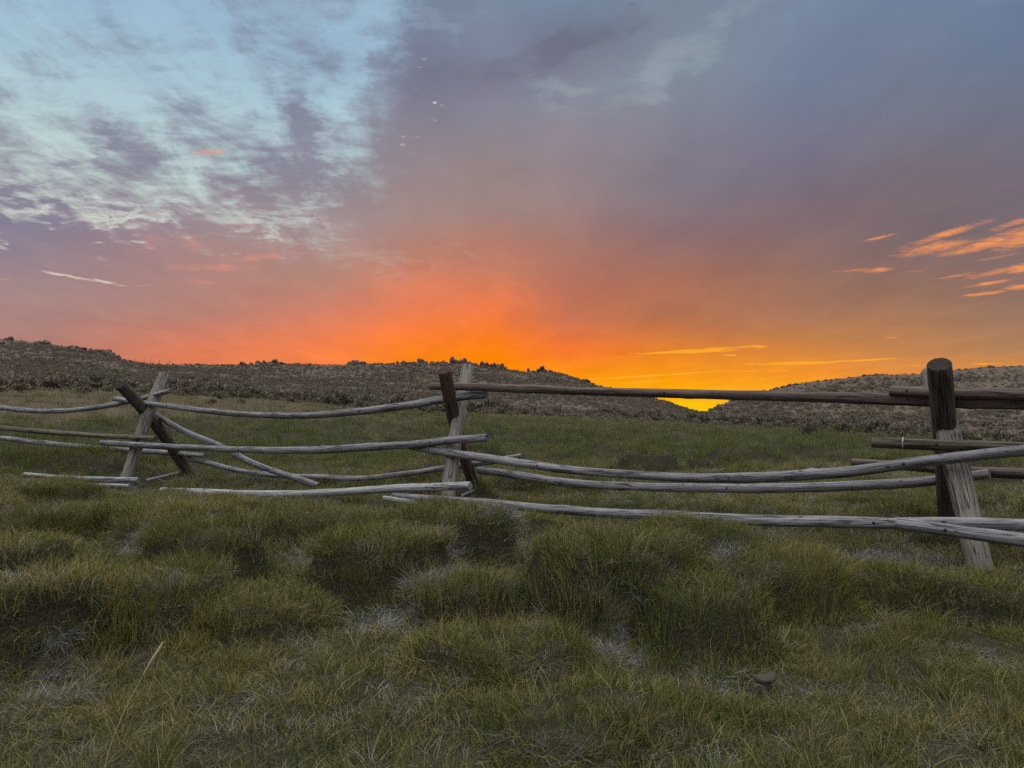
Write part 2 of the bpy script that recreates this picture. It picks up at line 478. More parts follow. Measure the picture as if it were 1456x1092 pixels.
def scatter(name, protos, X, Y, rotz, tilt, scl, dry, mat, label, cat):
    """one object: its mesh carries the tuft shapes and the points they grow on"""
    Z = ground(X, Y)
    n = len(X)
    vs = [np.stack([X, Y, Z], 1)]; ff = []; cn = []; var = [np.full(n, -1)]; ti = [np.zeros(n)]; al = [np.zeros(n)]
    base = n
    for k, (v, f, c, t_, a_) in enumerate(protos):
        vs.append(v); ff.append(f + base); cn.append(c); var.append(np.full(len(v), k)); ti.append(t_); al.append(a_)
        base += len(v)
    me = mesh_np(name, np.vstack(vs), np.concatenate(ff), np.concatenate(cn), mat)
    T = base - n
    pad = lambda a: np.concatenate([a, np.zeros((T,) + a.shape[1:])])
    attr(me, 'var', 'INT', 'POINT', np.concatenate(var))
    attr(me, 'tint', 'FLOAT', 'POINT', np.concatenate(ti)); attr(me, 'along', 'FLOAT', 'POINT', np.concatenate(al))
    attr(me, 'pick', 'INT', 'POINT', pad(RNG.integers(0, len(protos), n)))
    ta = RNG.uniform(0, 2 * math.pi, n)
    rot = np.stack([tilt * np.cos(ta), tilt * np.sin(ta), rotz], 1)
    attr(me, 'rot', 'FLOAT_VECTOR', 'POINT', pad(rot))
    attr(me, 'scl', 'FLOAT_VECTOR', 'POINT', pad(scl))
    attr(me, 'dry', 'FLOAT', 'POINT', pad(dry)); attr(me, 'rnd', 'FLOAT', 'POINT', pad(RNG.uniform(0, 1, n)))
    o = link(name, me); gn_scatter(o, len(protos), mat)
    tag(o, label, cat, kind='stuff')
    return o

def polar_pts(d0, d1, dens, half=.72):
    n = int(half * (d1 ** 2 - d0 ** 2) * dens)
    d = np.sqrt(RNG.uniform(d0 ** 2, d1 ** 2, n)); a = RNG.uniform(-half, half, n)
    return d * np.sin(a), d * np.cos(a)

# places where rails lie low and the grass is parted in front of them (filled by the fence)
CLEAR = []
COVER = []
for cpx, cpy, cY, crad, cup in ((347, 706, 9.3, .16, 2.2), (448, 706, 8.9, .14, 2.2), (262, 703, 9.75, .22, 2.2), (104, 686, 10.75, .2, 2.2), (20, 682, 11.1, .3, 1.5), (735, 727, 7.5, .12, 1.0), (870, 738, 6.8, .15, 1.2), (1372, 760, 5.4, .12, 1.5), (1330, 770, 5.9, .12, 1.5), (268, 685, 11.6, .15, 1.6), (672, 700, 9.0, .12, 1.5), (620, 716, 8.1, .08, 1.4),
                                (1075, 748, 6.05, .12, 1.3), (565, 712, 8.0, .10, 1.3), (470, 700, 8.9, .12, 1.2), (590, 722, 7.7, .12, 1.4), (940, 745, 6.5, .1, 1.3)):
    q_ = P(cpx, cpy, cY); COVER.append((q_[0], q_[1], crad, cup))
def clearing(X, Y):
    k = np.ones_like(X)
    for (ax, ay, bx, by, rad, low) in CLEAR:
        dx, dy = bx - ax, by - ay; L2 = dx * dx + dy * dy + 1e-9
        t = np.clip(((X - ax) * dx + (Y - ay) * dy) / L2, 0, 1)
        dd = np.hypot(X - ax - t * dx, Y - ay - t * dy)
        k = np.minimum(k, low + (1 - low) * sstep(rad * .6, rad * 1.2, dd))
    for (cx, cy, rad, up) in COVER:
        k = np.where(np.hypot(X - cx, Y - cy) < rad, up, k)
    return k

# ------------------------------------------------------------------ poles
def catmull(pts, n):
    pts = np.asarray(pts, float)
    if len(pts) == 2:
        t = np.linspace(0, 1, n)[:, None]; return pts[0] * (1 - t) + pts[1] * t
    L = np.concatenate([[0], np.cumsum(np.linalg.norm(np.diff(pts, axis=0), axis=1))])
    m = np.gradient(pts, L, axis=0)
    s = np.linspace(0, L[-1], n); out = []
    for q in s:
        i = min(len(L) - 2, max(0, np.searchsorted(L, q) - 1)); h = L[i + 1] - L[i]; t = (q - L[i]) / h
        out.append((2 * t ** 3 - 3 * t ** 2 + 1) * pts[i] + (t ** 3 - 2 * t ** 2 + t) * h * m[i] + (-2 * t ** 3 + 3 * t ** 2) * pts[i + 1] + (t ** 3 - t ** 2) * h * m[i + 1])
    out = np.array(out)
    for _ in range(3):
        out[1:-1] = (out[:-2] + 2 * out[1:-1] + out[2:]) / 4
    return out
def pole_mesh(name, pts, r0, r1, mat, seed, flat=0.0, flatdir=None, sides=24, rough=.085, cut=(0, 0)):
    L = float(np.sum(np.linalg.norm(np.diff(np.asarray(pts), axis=0), axis=1)))
    n = max(14, int(L / .05))
    c = catmull(pts, n)
    qq = np.linspace(0, L, n)
    c[:, 2] += .006 * (fbm(qq, qq * 0 + seed, .55, 3, seed) - .5) * 2
    c[:, 1] += .010 * (fbm(qq, qq * 0 + seed + 9, .7, 2, seed) - .5) * 2
    s = np.concatenate([[0], np.cumsum(np.linalg.norm(np.diff(c, axis=0), axis=1))])
    tan = np.gradient(c, axis=0); tan /= np.linalg.norm(tan, axis=1)[:, None]
    ref = np.array([0, 0, 1.0]) if abs(tan[0][2]) < .75 else np.array([1.0, 0, 0])
    if flatdir is not None: ref = np.asarray(flatdir, float)
    V = []; G = []; E = []
    rg = np.random.default_rng(seed)
    ph = rg.uniform(0, 6.28, 4)
    th = np.linspace(0, 2 * math.pi, sides, endpoint=False)
    kn = [(rg.uniform(0, s[-1]), rg.uniform(0, 6.28), rg.uniform(.08, .26)) for _ in range(int(s[-1] * 2.5))]
    for i in range(n):
        t = tan[i]; u = ref - t * ref.dot(t); u /= np.linalg.norm(u); w = np.cross(t, u)
        r = r0 + (r1 - r0) * s[i] / s[-1]
        rr = r * (1 + rough * .5 * math.sin(s[i] * 1.9 + ph[0]) + rough * .6 * np.sin(th * 2 + ph[1] + s[i] * .6) + rough * .4 * np.sin(th * 3 + ph[2] - s[i] * 1.3))
        rr = rr * (1 + rough * .8 * (vnoise(th * 1.6 + seed, np.full(sides, s[i] * 4.0), seed) - .5))
        for (ks, ka, kh) in kn:
            da = (th - ka + math.pi) % (2 * math.pi) - math.pi
            rr = rr + r * kh * np.exp(-((s[i] - ks) / .035) ** 2) * np.exp(-(da / .45) ** 2)
        cx = rr * np.cos(th); cy = rr * np.sin(th)
        if flat > 0: cx = np.minimum(cx, r * (1 - flat)); cx = np.maximum(cx, -r * (1 - flat * .5))
        cc = c[i]
        if i == 0: cc = c[i]
        for k in range(sides):
            V.append(cc + u * cx[k] + w * cy[k]); G.append((cx[k], cy[k], s[i])); E.append(0.0)
    ff = []; cn = []
    for i in range(n - 1):
        for k in range(sides):
            k2 = (k + 1) % sides
            ff += [i * sides + k, i * sides + k2, (i + 1) * sides + k2, (i + 1) * sides + k]; cn.append(4)
    # sawn, slightly rounded and uneven ends
    for end, i in ((0, 0), (1, n - 1)):
        sg = -1 if end == 0 else 1
        for q, (sc, push) in enumerate(((.985, .003), (.93, .007), (.55, .005), (0.0, .003))):
            if sc > 0:
                b0 = len(V)
                for k in range(sides):
                    p0 = V[i * sides + k]; v = (p0 - c[i]) * sc
                    jit = rg.uniform(-.003, .003) if q > 0 else rg.uniform(-.0015, .0015)
                    V.append(c[i] + v + tan[i] * sg * (push + jit)); g = G[i * sides + k]
                    G.append((g[0] * sc, g[1] * sc, g[2] + .3 * sg)); E.append(1.0 if q >= 1 else .3)
                prev = i * sides if q == 0 else b0 - sides
                for k in range(sides):
                    k2 = (k + 1) % sides
                    f = [prev + k, prev + k2, b0 + k2, b0 + k]
                    ff += f if sg > 0 else f[::-1]; cn.append(4)
            else:
                V.append(c[i] + tan[i] * sg * push); G.append((0, 0, s[i])); E.append(1.0)
                b0 = len(V) - 1
                for k in range(sides):
                    k2 = (k + 1) % sides
                    f = [b0 - sides + k, b0 - sides + k2, b0]
                    ff += f if sg > 0 else f[::-1]; cn.append(3)
    # centre the object on the pole itself
    V = np.array(V); org = c[0].copy()
    me = mesh_np(name, V - org, ff, cn, mat, True)
    sm = np.ones(len(cn), bool); sm[(n - 1) * sides:] = False; me.polygons.foreach_set('use_smooth', sm)
    attr(me, 'grain', 'FLOAT_VECTOR', 'POINT', np.array(G)); attr(me, 'endgrain', 'FLOAT', 'POINT', np.array(E))
    return me, org, c

Lp, Mp, Rp = np.array([-5.47, 11.3]), np.array([-.67, 8.6]), np.array([3.2, 5.5])
def fline(sec, px, py, o):
    A, B = {'LM': (Lp, Mp), 'MR': (Mp, Rp)}[sec]
    d = (B - A) / np.linalg.norm(B - A); nn = np.array([d[1], -d[0]])
    if nn[1] > 0: nn = -nn
    A2 = A + nn * o
    a, b, c = ray(px, py)
    k = a / b                                   # X = k*Y
    t = (A2[0] - k * A2[1]) / (k * d[1] - d[0])
    Y = A2[1] + d[1] * t
    return P(px, py, Y)

fence = bpy.data.objects.new('rail_fence', None); COL.objects.link(fence)
fence.location = (Mp[0], Mp[1], gz(Mp[0], Mp[1])); fence.empty_display_size = .3
tag(fence, 'old weathered jackleg rail fence of sagging grey poles on crossed log legs', 'fence')
FO = np.array(fence.location)
NAIL = None
def nail_mesh():
    V = []; ff = []; cn = []
    for z, r in ((0, .009), (.006, .009), (.009, .006)):
        for k in range(8): V.append((r * math.cos(k * .785), r * math.sin(k * .785), z))
    V.append((0, 0, .0095))
    for i in (0, 1):
        for k in range(8): ff += [i * 8 + k, i * 8 + (k + 1) % 8, (i + 1) * 8 + (k + 1) % 8, (i + 1) * 8 + k]; cn.append(4)
    for k in range(8): ff += [16 + k, 16 + (k + 1) % 8, 24]; cn.append(3)
    return mesh_np('nail', V, ff, cn, M_IRON)
NAIL = nail_mesh()
_seed = [100]
RAILS = {}
def part_pole(kind, pts, r0, r1, mat, label=None, parent=fence, nails=(), **kw):
    _seed[0] += 1
    me, org, c = pole_mesh(kind, pts, r0, r1, mat, _seed[0], **kw)
    o = link(kind, me, parent)
    o.location = org - (FO if parent is fence else 0)
    if label: o['label'] = label
    for f in nails:                            # nail heads on the side that faces the meadow track
        i = int(f * (len(c) - 1)); p = c[i]
        dirn = np.array([0, 0, ZC]) + 0; v = np.array([-.45, -.85, .15]); v /= np.linalg.norm(v)
        r = (r0 + (r1 - r0) * f)
        nl = link('nail', NAIL, o); nl.location = p + v * (r * 1.0) - org
        nl.rotation_mode = 'QUATERNION'; nl.rotation_quaternion = Vector(v).to_track_quat('Z', 'Y')
    return o, c

# crossed legs
part_pole('post', [P(1336, 519, 5.2), P(1343, 612, 5.53), P(1355, 800, 6.15)], .079, .082, W_DARK, 'dark round post of the right-hand crossed pair', rough=.04)
part_pole('post', [P(1325, 531, 5.9), P(1347, 610, 5.5), P(1397, 822, 4.88)], .074, .078, W_PALE, 'pale hewn post of the right-hand crossed pair', flat=.28, flatdir=(-.2, -1, .3))
part_pole('post', [P(632, 527, 8.2), P(644, 590, 8.55), P(679, 705, 9.25)], .069, .072, W_RED, 'red-brown post of the middle crossed pair')
part_pole('post', [P(665, 522, 9.0), P(652, 590, 8.6), P(635, 716, 8.02)], .072, .072, W_PALE, 'pale grey post of the middle crossed pair', flat=.15, flatdir=(0, -1, .2))
part_pole('post', [P(172, 547, 10.9), P(211, 591, 11.32), P(281, 688, 11.95)], .083, .083, W_DARK, 'dark brown post of the left-hand crossed pair')
part_pole('post', [P(233, 533, 11.55), P(211, 588, 11.24), P(178, 688, 10.9)], .083, .083, W_PALE, 'split pale post of the left-hand crossed pair', flat=.2, flatdir=(-.3, -1, 0))

def rail(sec, pts, o0, o1, r0, r1, mat, label=None, nails=(), **kw):
    x0, x1 = pts[0][0], pts[-1][0]
    w = [fline(sec, x, y, o0 + (o1 - o0) * (x - x0) / (x1 - x0)) for x, y in pts]
    ob, c = part_pole('rail', w, r0, r1, mat, label, nails=nails, **kw)
    RAILS[label or len(RAILS)] = c
    return ob, c
def extend(pts, x):
    (xa, ya), (xb, yb) = pts[-2], pts[-1]
    return pts + [(x, yb + (yb - ya) / (xb - xa) * (x - xb))]
# rails right of and between middle and right pair
rail('MR', [(1267, 555.5), (1320, 558), (1400, 559.5), (1456, 561), (1560, 563)], .03, .03, .041, .046, W_GREY if 0 else W_BROWN, 'upper grey-brown top rail resting in the right-hand crotch', nails=(.12,))
rail('MR', [(614, 549), (640, 549.5), (820, 555.5), (1000, 560.5), (1180, 565.5), (1325, 570), (1456, 574), (1540, 577)], .02, -.02, .046, .042, W_BROWN, 'long straight brown top rail', nails=(.05, .5, .83))
r_, c_ = rail('MR', [(1242, 628.5), (1361, 633), (1456, 637), (1600, 643)], .22, .22, .042, .046, W_OLIVE, 'brown rail end bound with a bright wire', nails=(.3,))
# wire bound round that rail
def wire_ring(c, i, r, parent, org):
    p = c[i]; t = c[i + 1] - c[i]; t /= np.linalg.norm(t)
    u = np.cross(t, [0, 0, 1]); u /= np.linalg.norm(u); w = np.cross(u, t)
    V = []; ff = []; cn = []
    for turn in range(1):
        for a in range(24):
            ang = a / 24 * 2 * math.pi
            ctr = u * math.cos(ang) + w * math.sin(ang)
            for b in range(6):
                bb = b / 6 * 2 * math.pi
                V.append(p + ctr * (r + .0035 + .0035 * math.cos(bb)) + t * .0045 * math.sin(bb) - org)
    for a in range(24):
        for b in range(6):
            ff += [a * 6 + b, a * 6 + (b + 1) % 6, ((a + 1) % 24) * 6 + (b + 1) % 6, ((a + 1) % 24) * 6 + b]; cn.append(4)
    o = link('wire_loop', mesh_np('wire_loop', V, ff, cn, M_WIRE, True), parent)
i_ = int(np.argmin([abs(728 + F * q[0] / q[1] - 1282) for q in c_]))
wire_ring(c_, i_, .044, r_, c_[0])
rail('MR', [(582, 634), (640, 644), (740, 659), (820, 669), (900, 675.5), (1000, 680), (1100, 678), (1200, 671), (1300, 657.5), (1361, 650), (1456, 640), (1560, 630)], .29, .33, .044, .038, W_GREY, 'sagging grey upper middle rail', nails=(.06, .3, .62, .83))
rail('MR', [(681, 669), (720, 674), (820, 687), (900, 691.5), (1000, 694), (1100, 694), (1200, 691), (1300, 686), (1350, 681), (1405, 674)], -.40, -.36, .042, .040, W_GREY, 'sagging grey rail on the far side of the legs', nails=(.2, .6))
rail('MR', [(1212, 657), (1300, 663), (1372, 670), (1456, 673), (1560, 676)], -.50, -.50, .034, .044, W_BROWN, 'brown rail behind the right-hand pair')
rail('MR', [(559, 706.5), (640, 712), (700, 716), (780, 723.5), (900, 731), (1000, 736), (1100, 740), (1200, 742), (1280, 743.5), (1361, 742.5), (1456, 745.5), (1560, 750)], .72, .70, .040, .041, W_GREY, 'long grey bottom rail lying in the grass tips', nails=(.08, .8))
rail('MR', [(1277, 746), (1361, 756), (1456, 768), (1560, 782)], .82, .82, .040, .042, W_GREY, 'slanting grey bottom rail ending below the right-hand pair', nails=(.3,))
# rails between left and middle pair
rail('LM', [(163, 567.5), (203, 573), (240, 577.5), (300, 585), (350, 589.5), (400, 591), (460, 589.5), (500, 586), (560, 579), (600, 573), (630, 567.5), (691, 561)], .06, .02, .040, .044, W_GREY, 'bowed grey top rail of the left span', nails=(.2, .55, .8))
rail('LM', [(-110, 567), (-40, 575), (0, 579.5), (72, 585), (144, 578.5), (183, 571), (200, 567), (243, 555)], -.03, -.05, .042, .038, W_GREY, 'grey top rail running out on the left', nails=(.5,))
rail('LM', [(-120, 602), (0, 608.5), (96, 616.5), (160, 620.5), (221, 623.5)], .32, .30, .042, .040, W_OLIVE, 'olive-grey upper middle rail on the left')
rail('LM', [(-120, 617), (0, 623), (72, 631), (183, 640), (240, 644), (291, 648)], -.46, -.46, .044, .041, W_GREY, 'grey lower middle rail on the left', nails=(.4,))
rail('LM', [(145, 629.5), (240, 635), (350, 639.5), (400, 640.5), (480, 638.5), (560, 633.5), (600, 631), (640, 626), (692, 622.5)], .38, .29, .042, .043, W_GREY, 'long grey middle rail of the left span', nails=(.1, .45, .9))
rail('LM', [(222, 590), (260, 612), (308, 632), (370, 663), (414, 677), (452, 690)], -.16, -.3, .043, .040, W_GREY, 'fallen rail slanting down into the grass')
rail('LM', [(268, 652), (290, 657), (337, 668.5), (383, 675), (458, 678.5), (520, 679.5), (560, 675), (630, 666), (690, 657), (742, 648.5)], -.5, -.42, .036, .036, W_GREY, 'thin grey rail on the far side of the legs')
r_, c1 = rail('LM', [(230, 697), (292, 700), (333, 701.5), (400, 702.5), (458, 701), (520, 697), (560, 694.5), (610, 692.5), (668, 690.5)], .80, .60, .040, .044, W_BLEACH, 'pale bottom rail half sunk in the grass', nails=(.9,))
for ax, bx in ((285, 335), (362, 440), (455, 668)):
    a = fline('LM', ax, 700, .9); b = fline('LM', bx, 697, .75); CLEAR.append((a[0], a[1] - .05, b[0], b[1] - .05, .22, .25))
a = fline('MR', 559, 706, .85); b = fline('MR', 1456, 745, .85); CLEAR.append((a[0], a[1] - .1, b[0], b[1] - .1, .32, .5))

CLEAR.append((3.05, 4.75, 3.12, 4.4, .42, .25))
# loose fallen poles in the grass: things of their own
def fallen(pts, r, mat, label, sink=0.0, clear=True, cat='fallen pole'):
    w = [P(x, y, Y) for x, y, Y in pts]
    _seed[0] += 1
    me, org, c = pole_mesh('fallen_pole', w, r, r * .92, mat, _seed[0])
    o = link('fallen_pole', me); o.location = org
    tag(o, label, cat, 'fallen poles in the grass')
    if clear: CLEAR.append((c[0][0], c[0][1] - .15, c[-1][0], c[-1][1] - .15, .3, .10))
fallen([(35, 675, 11.3), (100, 680, 11.0), (196, 682.5, 10.6)], .038, W_BLEACH, 'bleached pole lying in front of the left-hand crossed posts, its middle hidden by grass')
fallen([(128, 690, 10.4), (184, 691, 10.2)], .032, W_BLEACH, 'short bleached pole below the longer one at the foot of the left-hand crossed posts')
fallen([(207, 683.5, 10.9), (252, 672, 11.6)], .024, W_GREY, 'thin stick rising out of the grass between the legs of the left-hand crossed posts')
fallen([(546, 708, 8.1), (585, 714, 7.95), (625, 720, 7.8)], .026, W_BLEACH, 'thin pale pole half buried below the start of the long bottom rail')
fallen([(655, 705, 8.6), (692, 690, 9.2)], .014, W_GREY, 'slender stick leaning in the grass just right of the middle crossed posts')
# bleached splinter at the foot of the pale right-hand post
# ------------------------------------------------------------------ grass
def near_grass():
    pr = [clump(44, .075, .045, .10, .0030, .7) for _ in range(6)] + [clump(34, .06, .07, .14, .0027, .9) for _ in range(3)] + [clump(34, .085, .04, .09, .0032, 1.2, .4) for _ in range(4)]
    xs, ys = [], []; sc = []
    for d0, d1, de, s in ((1.4, 3.4, 260, .92), (3.4, 6, 180, 1.05), (6, 10, 105, 1.25), (10, 15, 58, 1.5)):
        x, y = polar_pts(d0, d1, de); xs.append(x); ys.append(y); sc.append(np.full(len(x), s))
    X = np.concatenate(xs); Y = np.concatenate(ys); S = np.concatenate(sc)
    xe, ye = polar_pts(2.0, 11, 420)
    sl = np.hypot(ground(xe + .05, ye) - ground(xe - .05, ye), ground(xe, ye + .05) - ground(xe, ye - .05)) / .1
    ke = RNG.uniform(0, 1, len(xe)) < sstep(.25, .8, sl)
    X = np.concatenate([X, xe[ke]]); Y = np.concatenate([Y, ye[ke]]); S = np.concatenate([S, np.full(ke.sum(), 1.05)])
    hill, dry, bare = zones(X, Y)
    e = .05
    slope = np.hypot(ground(X + e, Y) - ground(X - e, Y), ground(X, Y + e) - ground(X, Y - e)) / (2 * e)
    thin = fbm(X, Y, .35, 3, 77)
    keep = RNG.uniform(0, 1, len(X)) > np.clip(bare * .72, 0, .8)
    X, Y, S, thin, slope = X[keep], Y[keep], S[keep], thin[keep], slope[keep]
    tall = .45 + .85 * fbm(X, Y, .8, 3, 88) + .9 * sstep(.5, .72, fbm(X, Y, .28, 2, 188)) + .3 * (mound_h(X, Y) > .05)
    h = S * tall * RNG.uniform(.75, 1.25, len(X)) * clearing(X, Y)
    scl = np.stack([S * RNG.uniform(.85, 1.2, len(X)), S * RNG.uniform(.85, 1.2, len(X)), h], 1)
    dryv = np.clip(fbm(X, Y, 1.3, 4, 99) * 1.3 - .48 + RNG.normal(0, .1, len(X)), 0, .8)
    scatter('grass', pr, X, Y, RNG.uniform(0, 6.28, len(X)), RNG.uniform(0, .35, len(X)), scl, dryv, M_GRASS,
            'rough olive-green tussocky grass covering the near ground up to the fence', 'grass')
def dead_grass():
    pr = [clump(46, .07, .02, .06, .0030, 1.7, .8) for _ in range(4)] + [clump(34, .06, .03, .075, .0024, 1.5, .7) for _ in range(3)]
    xs, ys = [], []
    for (bx, by, br) in _B:
        n = int(330 * br * br * 3.14) + 8
        a = RNG.uniform(0, 6.28, n); r = br * .8 * np.sqrt(RNG.uniform(0, 1, n))
        xs.append(bx + r * np.cos(a)); ys.append(by + r * np.sin(a))
    x, y = polar_pts(1.5, 14, 45); xs.append(x); ys.append(y)
    nb = sum(len(q) for q in xs[:-1])
    X = np.concatenate(xs); Y = np.concatenate(ys)
    S = 1.0 + .04 * Y
    scl = np.stack([S, S, S * RNG.uniform(.4, .9, len(X)) * (.4 + .6 * clearing(X, Y))], 1)
    scatter('dead_grass', pr, X, Y, RNG.uniform(0, 6.28, len(X)), RNG.uniform(0, .7, len(X)), scl, np.concatenate([np.clip(fbm(X[:nb], Y[:nb], .3, 2, 5) - .2, 0, 1), np.zeros(len(X) - nb)]), M_DEAD,
            'pale grey dead grass matted on the sides of the tussocks', 'dead grass')
def meadow():
    pr = [clump(30, .22, .13, .26, .009, .6) for _ in range(5)] + [clump(24, .12, .22, .36, .008, .8) for _ in range(2)]
    X = []; Y = []; S = []
    for d0, d1, de, s in ((14, 22, 26, .8), (22, 34, 13, 1.0), (34, 55, 6.5, 1.3), (55, 115, 3.0, 1.5)):
        x, y = polar_pts(d0, d1, de, .68); X.append(x); Y.append(y); S.append(np.full(len(x), s))
    X = np.concatenate(X); Y = np.concatenate(Y); S = np.concatenate(S)
    hill, dry, bare = zones(X, Y)
    keep = RNG.uniform(0, 1, len(X)) > hill * (.35 + .6 * sstep(0, 22, np.hypot(X, Y) - np.interp(pxcol(X, Y)[0], FX, FD)))
    X, Y, S, dry = X[keep], Y[keep], S[keep], dry[keep]
    # darker, taller tussocks here and there
    tus = sstep(.6, .72, fbm(X, Y, 1.4, 3, 131))
    h = (.45 + .6 * fbm(X, Y, 3, 3, 120) + .95 * tus + .5 * (mound_h(X, Y) > .05)) * RNG.uniform(.6, 1.3, len(X)) * np.minimum(S, 1.25)
    scl = np.stack([S, S, h], 1)
    dv = np.clip(dry * .95 + 1.1 * (fbm(X, Y, 3.2, 4, 140) - .52) - .35 * tus, 0, 1)
    scatter('meadow_grass', pr, X, Y, RNG.uniform(0, 6.28, len(X)), RNG.uniform(0, .2, len(X)), scl, dv, M_MEAD,
            'green and tan meadow grass beyond the fence, reaching the foot of the hills', 'grass')
near_grass(); dead_grass(); meadow()

# ------------------------------------------------------------------ sagebrush
def sage_proto(nl, rng, flat=.62):
    V = []; ff = []; cn = []; ti = []; mi = []
    lobes = [(rng.uniform(-.17, .17), rng.uniform(-.17, .17), rng.uniform(.12, .28), rng.uniform(.22, .34)) for _ in range(7)]
    for i in range(nl):
        lx, ly, lz, lr = lobes[rng.integers(0, len(lobes))]
        v = rng.normal(size=3); v /= np.linalg.norm(v); v[2] = abs(v[2]) * .9 - .15
        p = np.array([lx, ly, lz]) + v * lr * rng.uniform(.55, 1.0) * np.array([1, 1, flat * 1.3])
        p[2] = max(.02, p[2])
        s = rng.uniform(.035, .075)
        up = v * .7 + np.array([0, 0, .8]) + rng.normal(size=3) * .35; up /= np.linalg.norm(up)
        sd = np.cross(up, rng.normal(size=3)); sd /= np.linalg.norm(sd) + 1e-9
        b = len(V)
        V += [p - up * s * .8, p + sd * s * .45, p + up * s * 1.5, p - sd * s * .45]
        ff += [b, b + 1, b + 2, b + 3]; cn.append(4); t_ = rng.uniform(); ti += [t_] * 4
    # stems
    for k in range(7):
        a = rng.uniform(0, 6.28); tip = np.array([.3 * math.cos(a), .3 * math.sin(a), .32]); w = np.array([-math.sin(a), math.cos(a), 0]) * .012
        b = len(V)
        V += [-w * 1.6, w * 1.6, tip + w * .4, tip - w * .4]; ff += [b, b + 1, b + 2, b + 3]; cn.append(4); ti += [0.0] * 4
    return np.array(V), np.array(ff), np.array(cn), np.array(ti), np.zeros(len(V))
SP_HI = [sage_proto(420, RNG) for _ in range(6)]
SP_LO = [sage_proto(90, RNG) for _ in range(5)]
def sagebrush():
    d = np.sqrt(RNG.uniform(40 ** 2, 262 ** 2, 95000)); a = RNG.uniform(-.70, .70, 95000)
    X, Y = d * np.sin(a), d * np.cos(a)
    c, az = pxcol(X, Y)
    Df = np.interp(c, FX, FD); Dr = np.interp(c, RX, RD)
    jag = 10 * (fbm(X, Y, 9, 4, 51) - .5)
    den = sstep(-3, 2, d - Df + jag) * (.6 + .4 * sstep(.35, .6, fbm(X, Y, 14, 3, 61)))
    den = np.maximum(den, .30 * sstep(-14, 0, d - Df + jag * 1.5) ** 2)
    den = np.where((den < .05) & (d > Df - 20) & (c < 760), .018, den)
    keep = (RNG.uniform(0, 1, len(X)) < den) & (d < Dr + 2)
    X, Y, d, c, Df = X[keep], Y[keep], d[keep], c[keep], Df[keep]
    size = (.28 + 1.25 * RNG.uniform(0, 1, len(X)) ** 2.6) * (.75 + .6 * sstep(.4, .68, fbm(X, Y, 9, 3, 71))) * (1.0 + .6 * (1 - sstep(0, 16, np.abs(d - Df)))) * np.where(d > np.interp(c, RX, RD) - 8, .7, 1.05)
    # the bushes that stand apart in front of the slope
    ext = [(393, 571, 1.7), (414, 573, 1.5), (120, 560, 1.5), (40, 556, 1.1), (70, 552, 1.4), (205, 553, 1.2), (300, 577, .9), (345, 575, .9), (400, 583, .7),
           (440, 562, 1.9), (470, 564, 1.8), (488, 567, 1.6), (500, 570, 1.5), (352, 560, 1.5), (332, 559, 1.4), (370, 560, 1.5), (682, 588, 1.1), (725, 584, 1.3), (840, 592, 1.2), (1060, 611, 1.2), (1150, 618, 1.4)]
    ex = []
    for (x, y, s) in ext:
        h = hit(x, y)
        if h: ex.append((h[0], h[1], s))
    ex = np.array(ex)
    X = np.concatenate([ex[:, 0], X]); Y = np.concatenate([ex[:, 1], Y]); size = np.concatenate([ex[:, 2], size])
    d = np.hypot(X, Y); c, _ = pxcol(X, Y)
    app = size / d * ((c > -10) & (c < 1466))
    app[:len(ex)] += 10
    order = np.argsort(-app)
    top, rest = order[:260], order[260:]
    meshes = []
    for k, (v, f, cn, t_, a_) in enumerate(SP_HI):
        me = mesh_np('sagebrush', v, f, cn, M_SAGE); attr(me, 'tint', 'FLOAT', 'POINT', t_); meshes.append(me)
    zz = ground(X, Y)
    for q, i in enumerate(top):
        o = link('sagebrush', meshes[q % 6])
        o.location = (X[i], Y[i], zz[i] - .03); o.rotation_euler = (0, 0, random.uniform(0, 6.28))
        s = size[i]; o.scale = (s, s * random.uniform(.8, 1.1), s * random.uniform(.75, 1.05))
        cc = c[i]
        if cc < 330: L, G = 'grey-green sagebrush bush where the left-hand slope meets the tan grass', 'sagebrush at the foot of the left-hand slope'
        elif cc < 620: L, G = 'grey-green sagebrush bush at the foot of the slope between the left and middle posts', 'sagebrush below the ridge between left and middle posts'
        elif cc < 960: L, G = 'grey-green sagebrush bush on the lower slope right of the middle posts', 'sagebrush on the slope right of the middle posts'
        else: L, G = 'grey-green sagebrush bush on the low edge of the right-hand hill', 'sagebrush along the foot of the right-hand hill'
        if q == 0: L = 'large rounded sagebrush, left one of the pair standing out in the tan grass'
        if q == 1: L = 'rounded sagebrush, right one of the pair standing out in the tan grass'
        if q == 2: L = 'wide low sagebrush alone in the tan grass left of the left-hand crossed posts'
        tag(o, L, 'bush', G if q > 2 else 'sagebrush standing out in the tan grass')
    Xr, Yr, sr = X[rest], Y[rest], size[rest]
    scl = np.stack([sr, sr, sr * RNG.uniform(.7, 1.0, len(sr))], 1)
    scatter('sagebrush_cover', SP_LO, Xr, Yr, RNG.uniform(0, 6.28, len(Xr)), np.zeros(len(Xr)), scl, np.zeros(len(Xr)), M_SAGE,
            'low sagebrush covering the hillsides up to the ridge', 'sagebrush')
    print('sage', len(top), len(rest))
sagebrush()

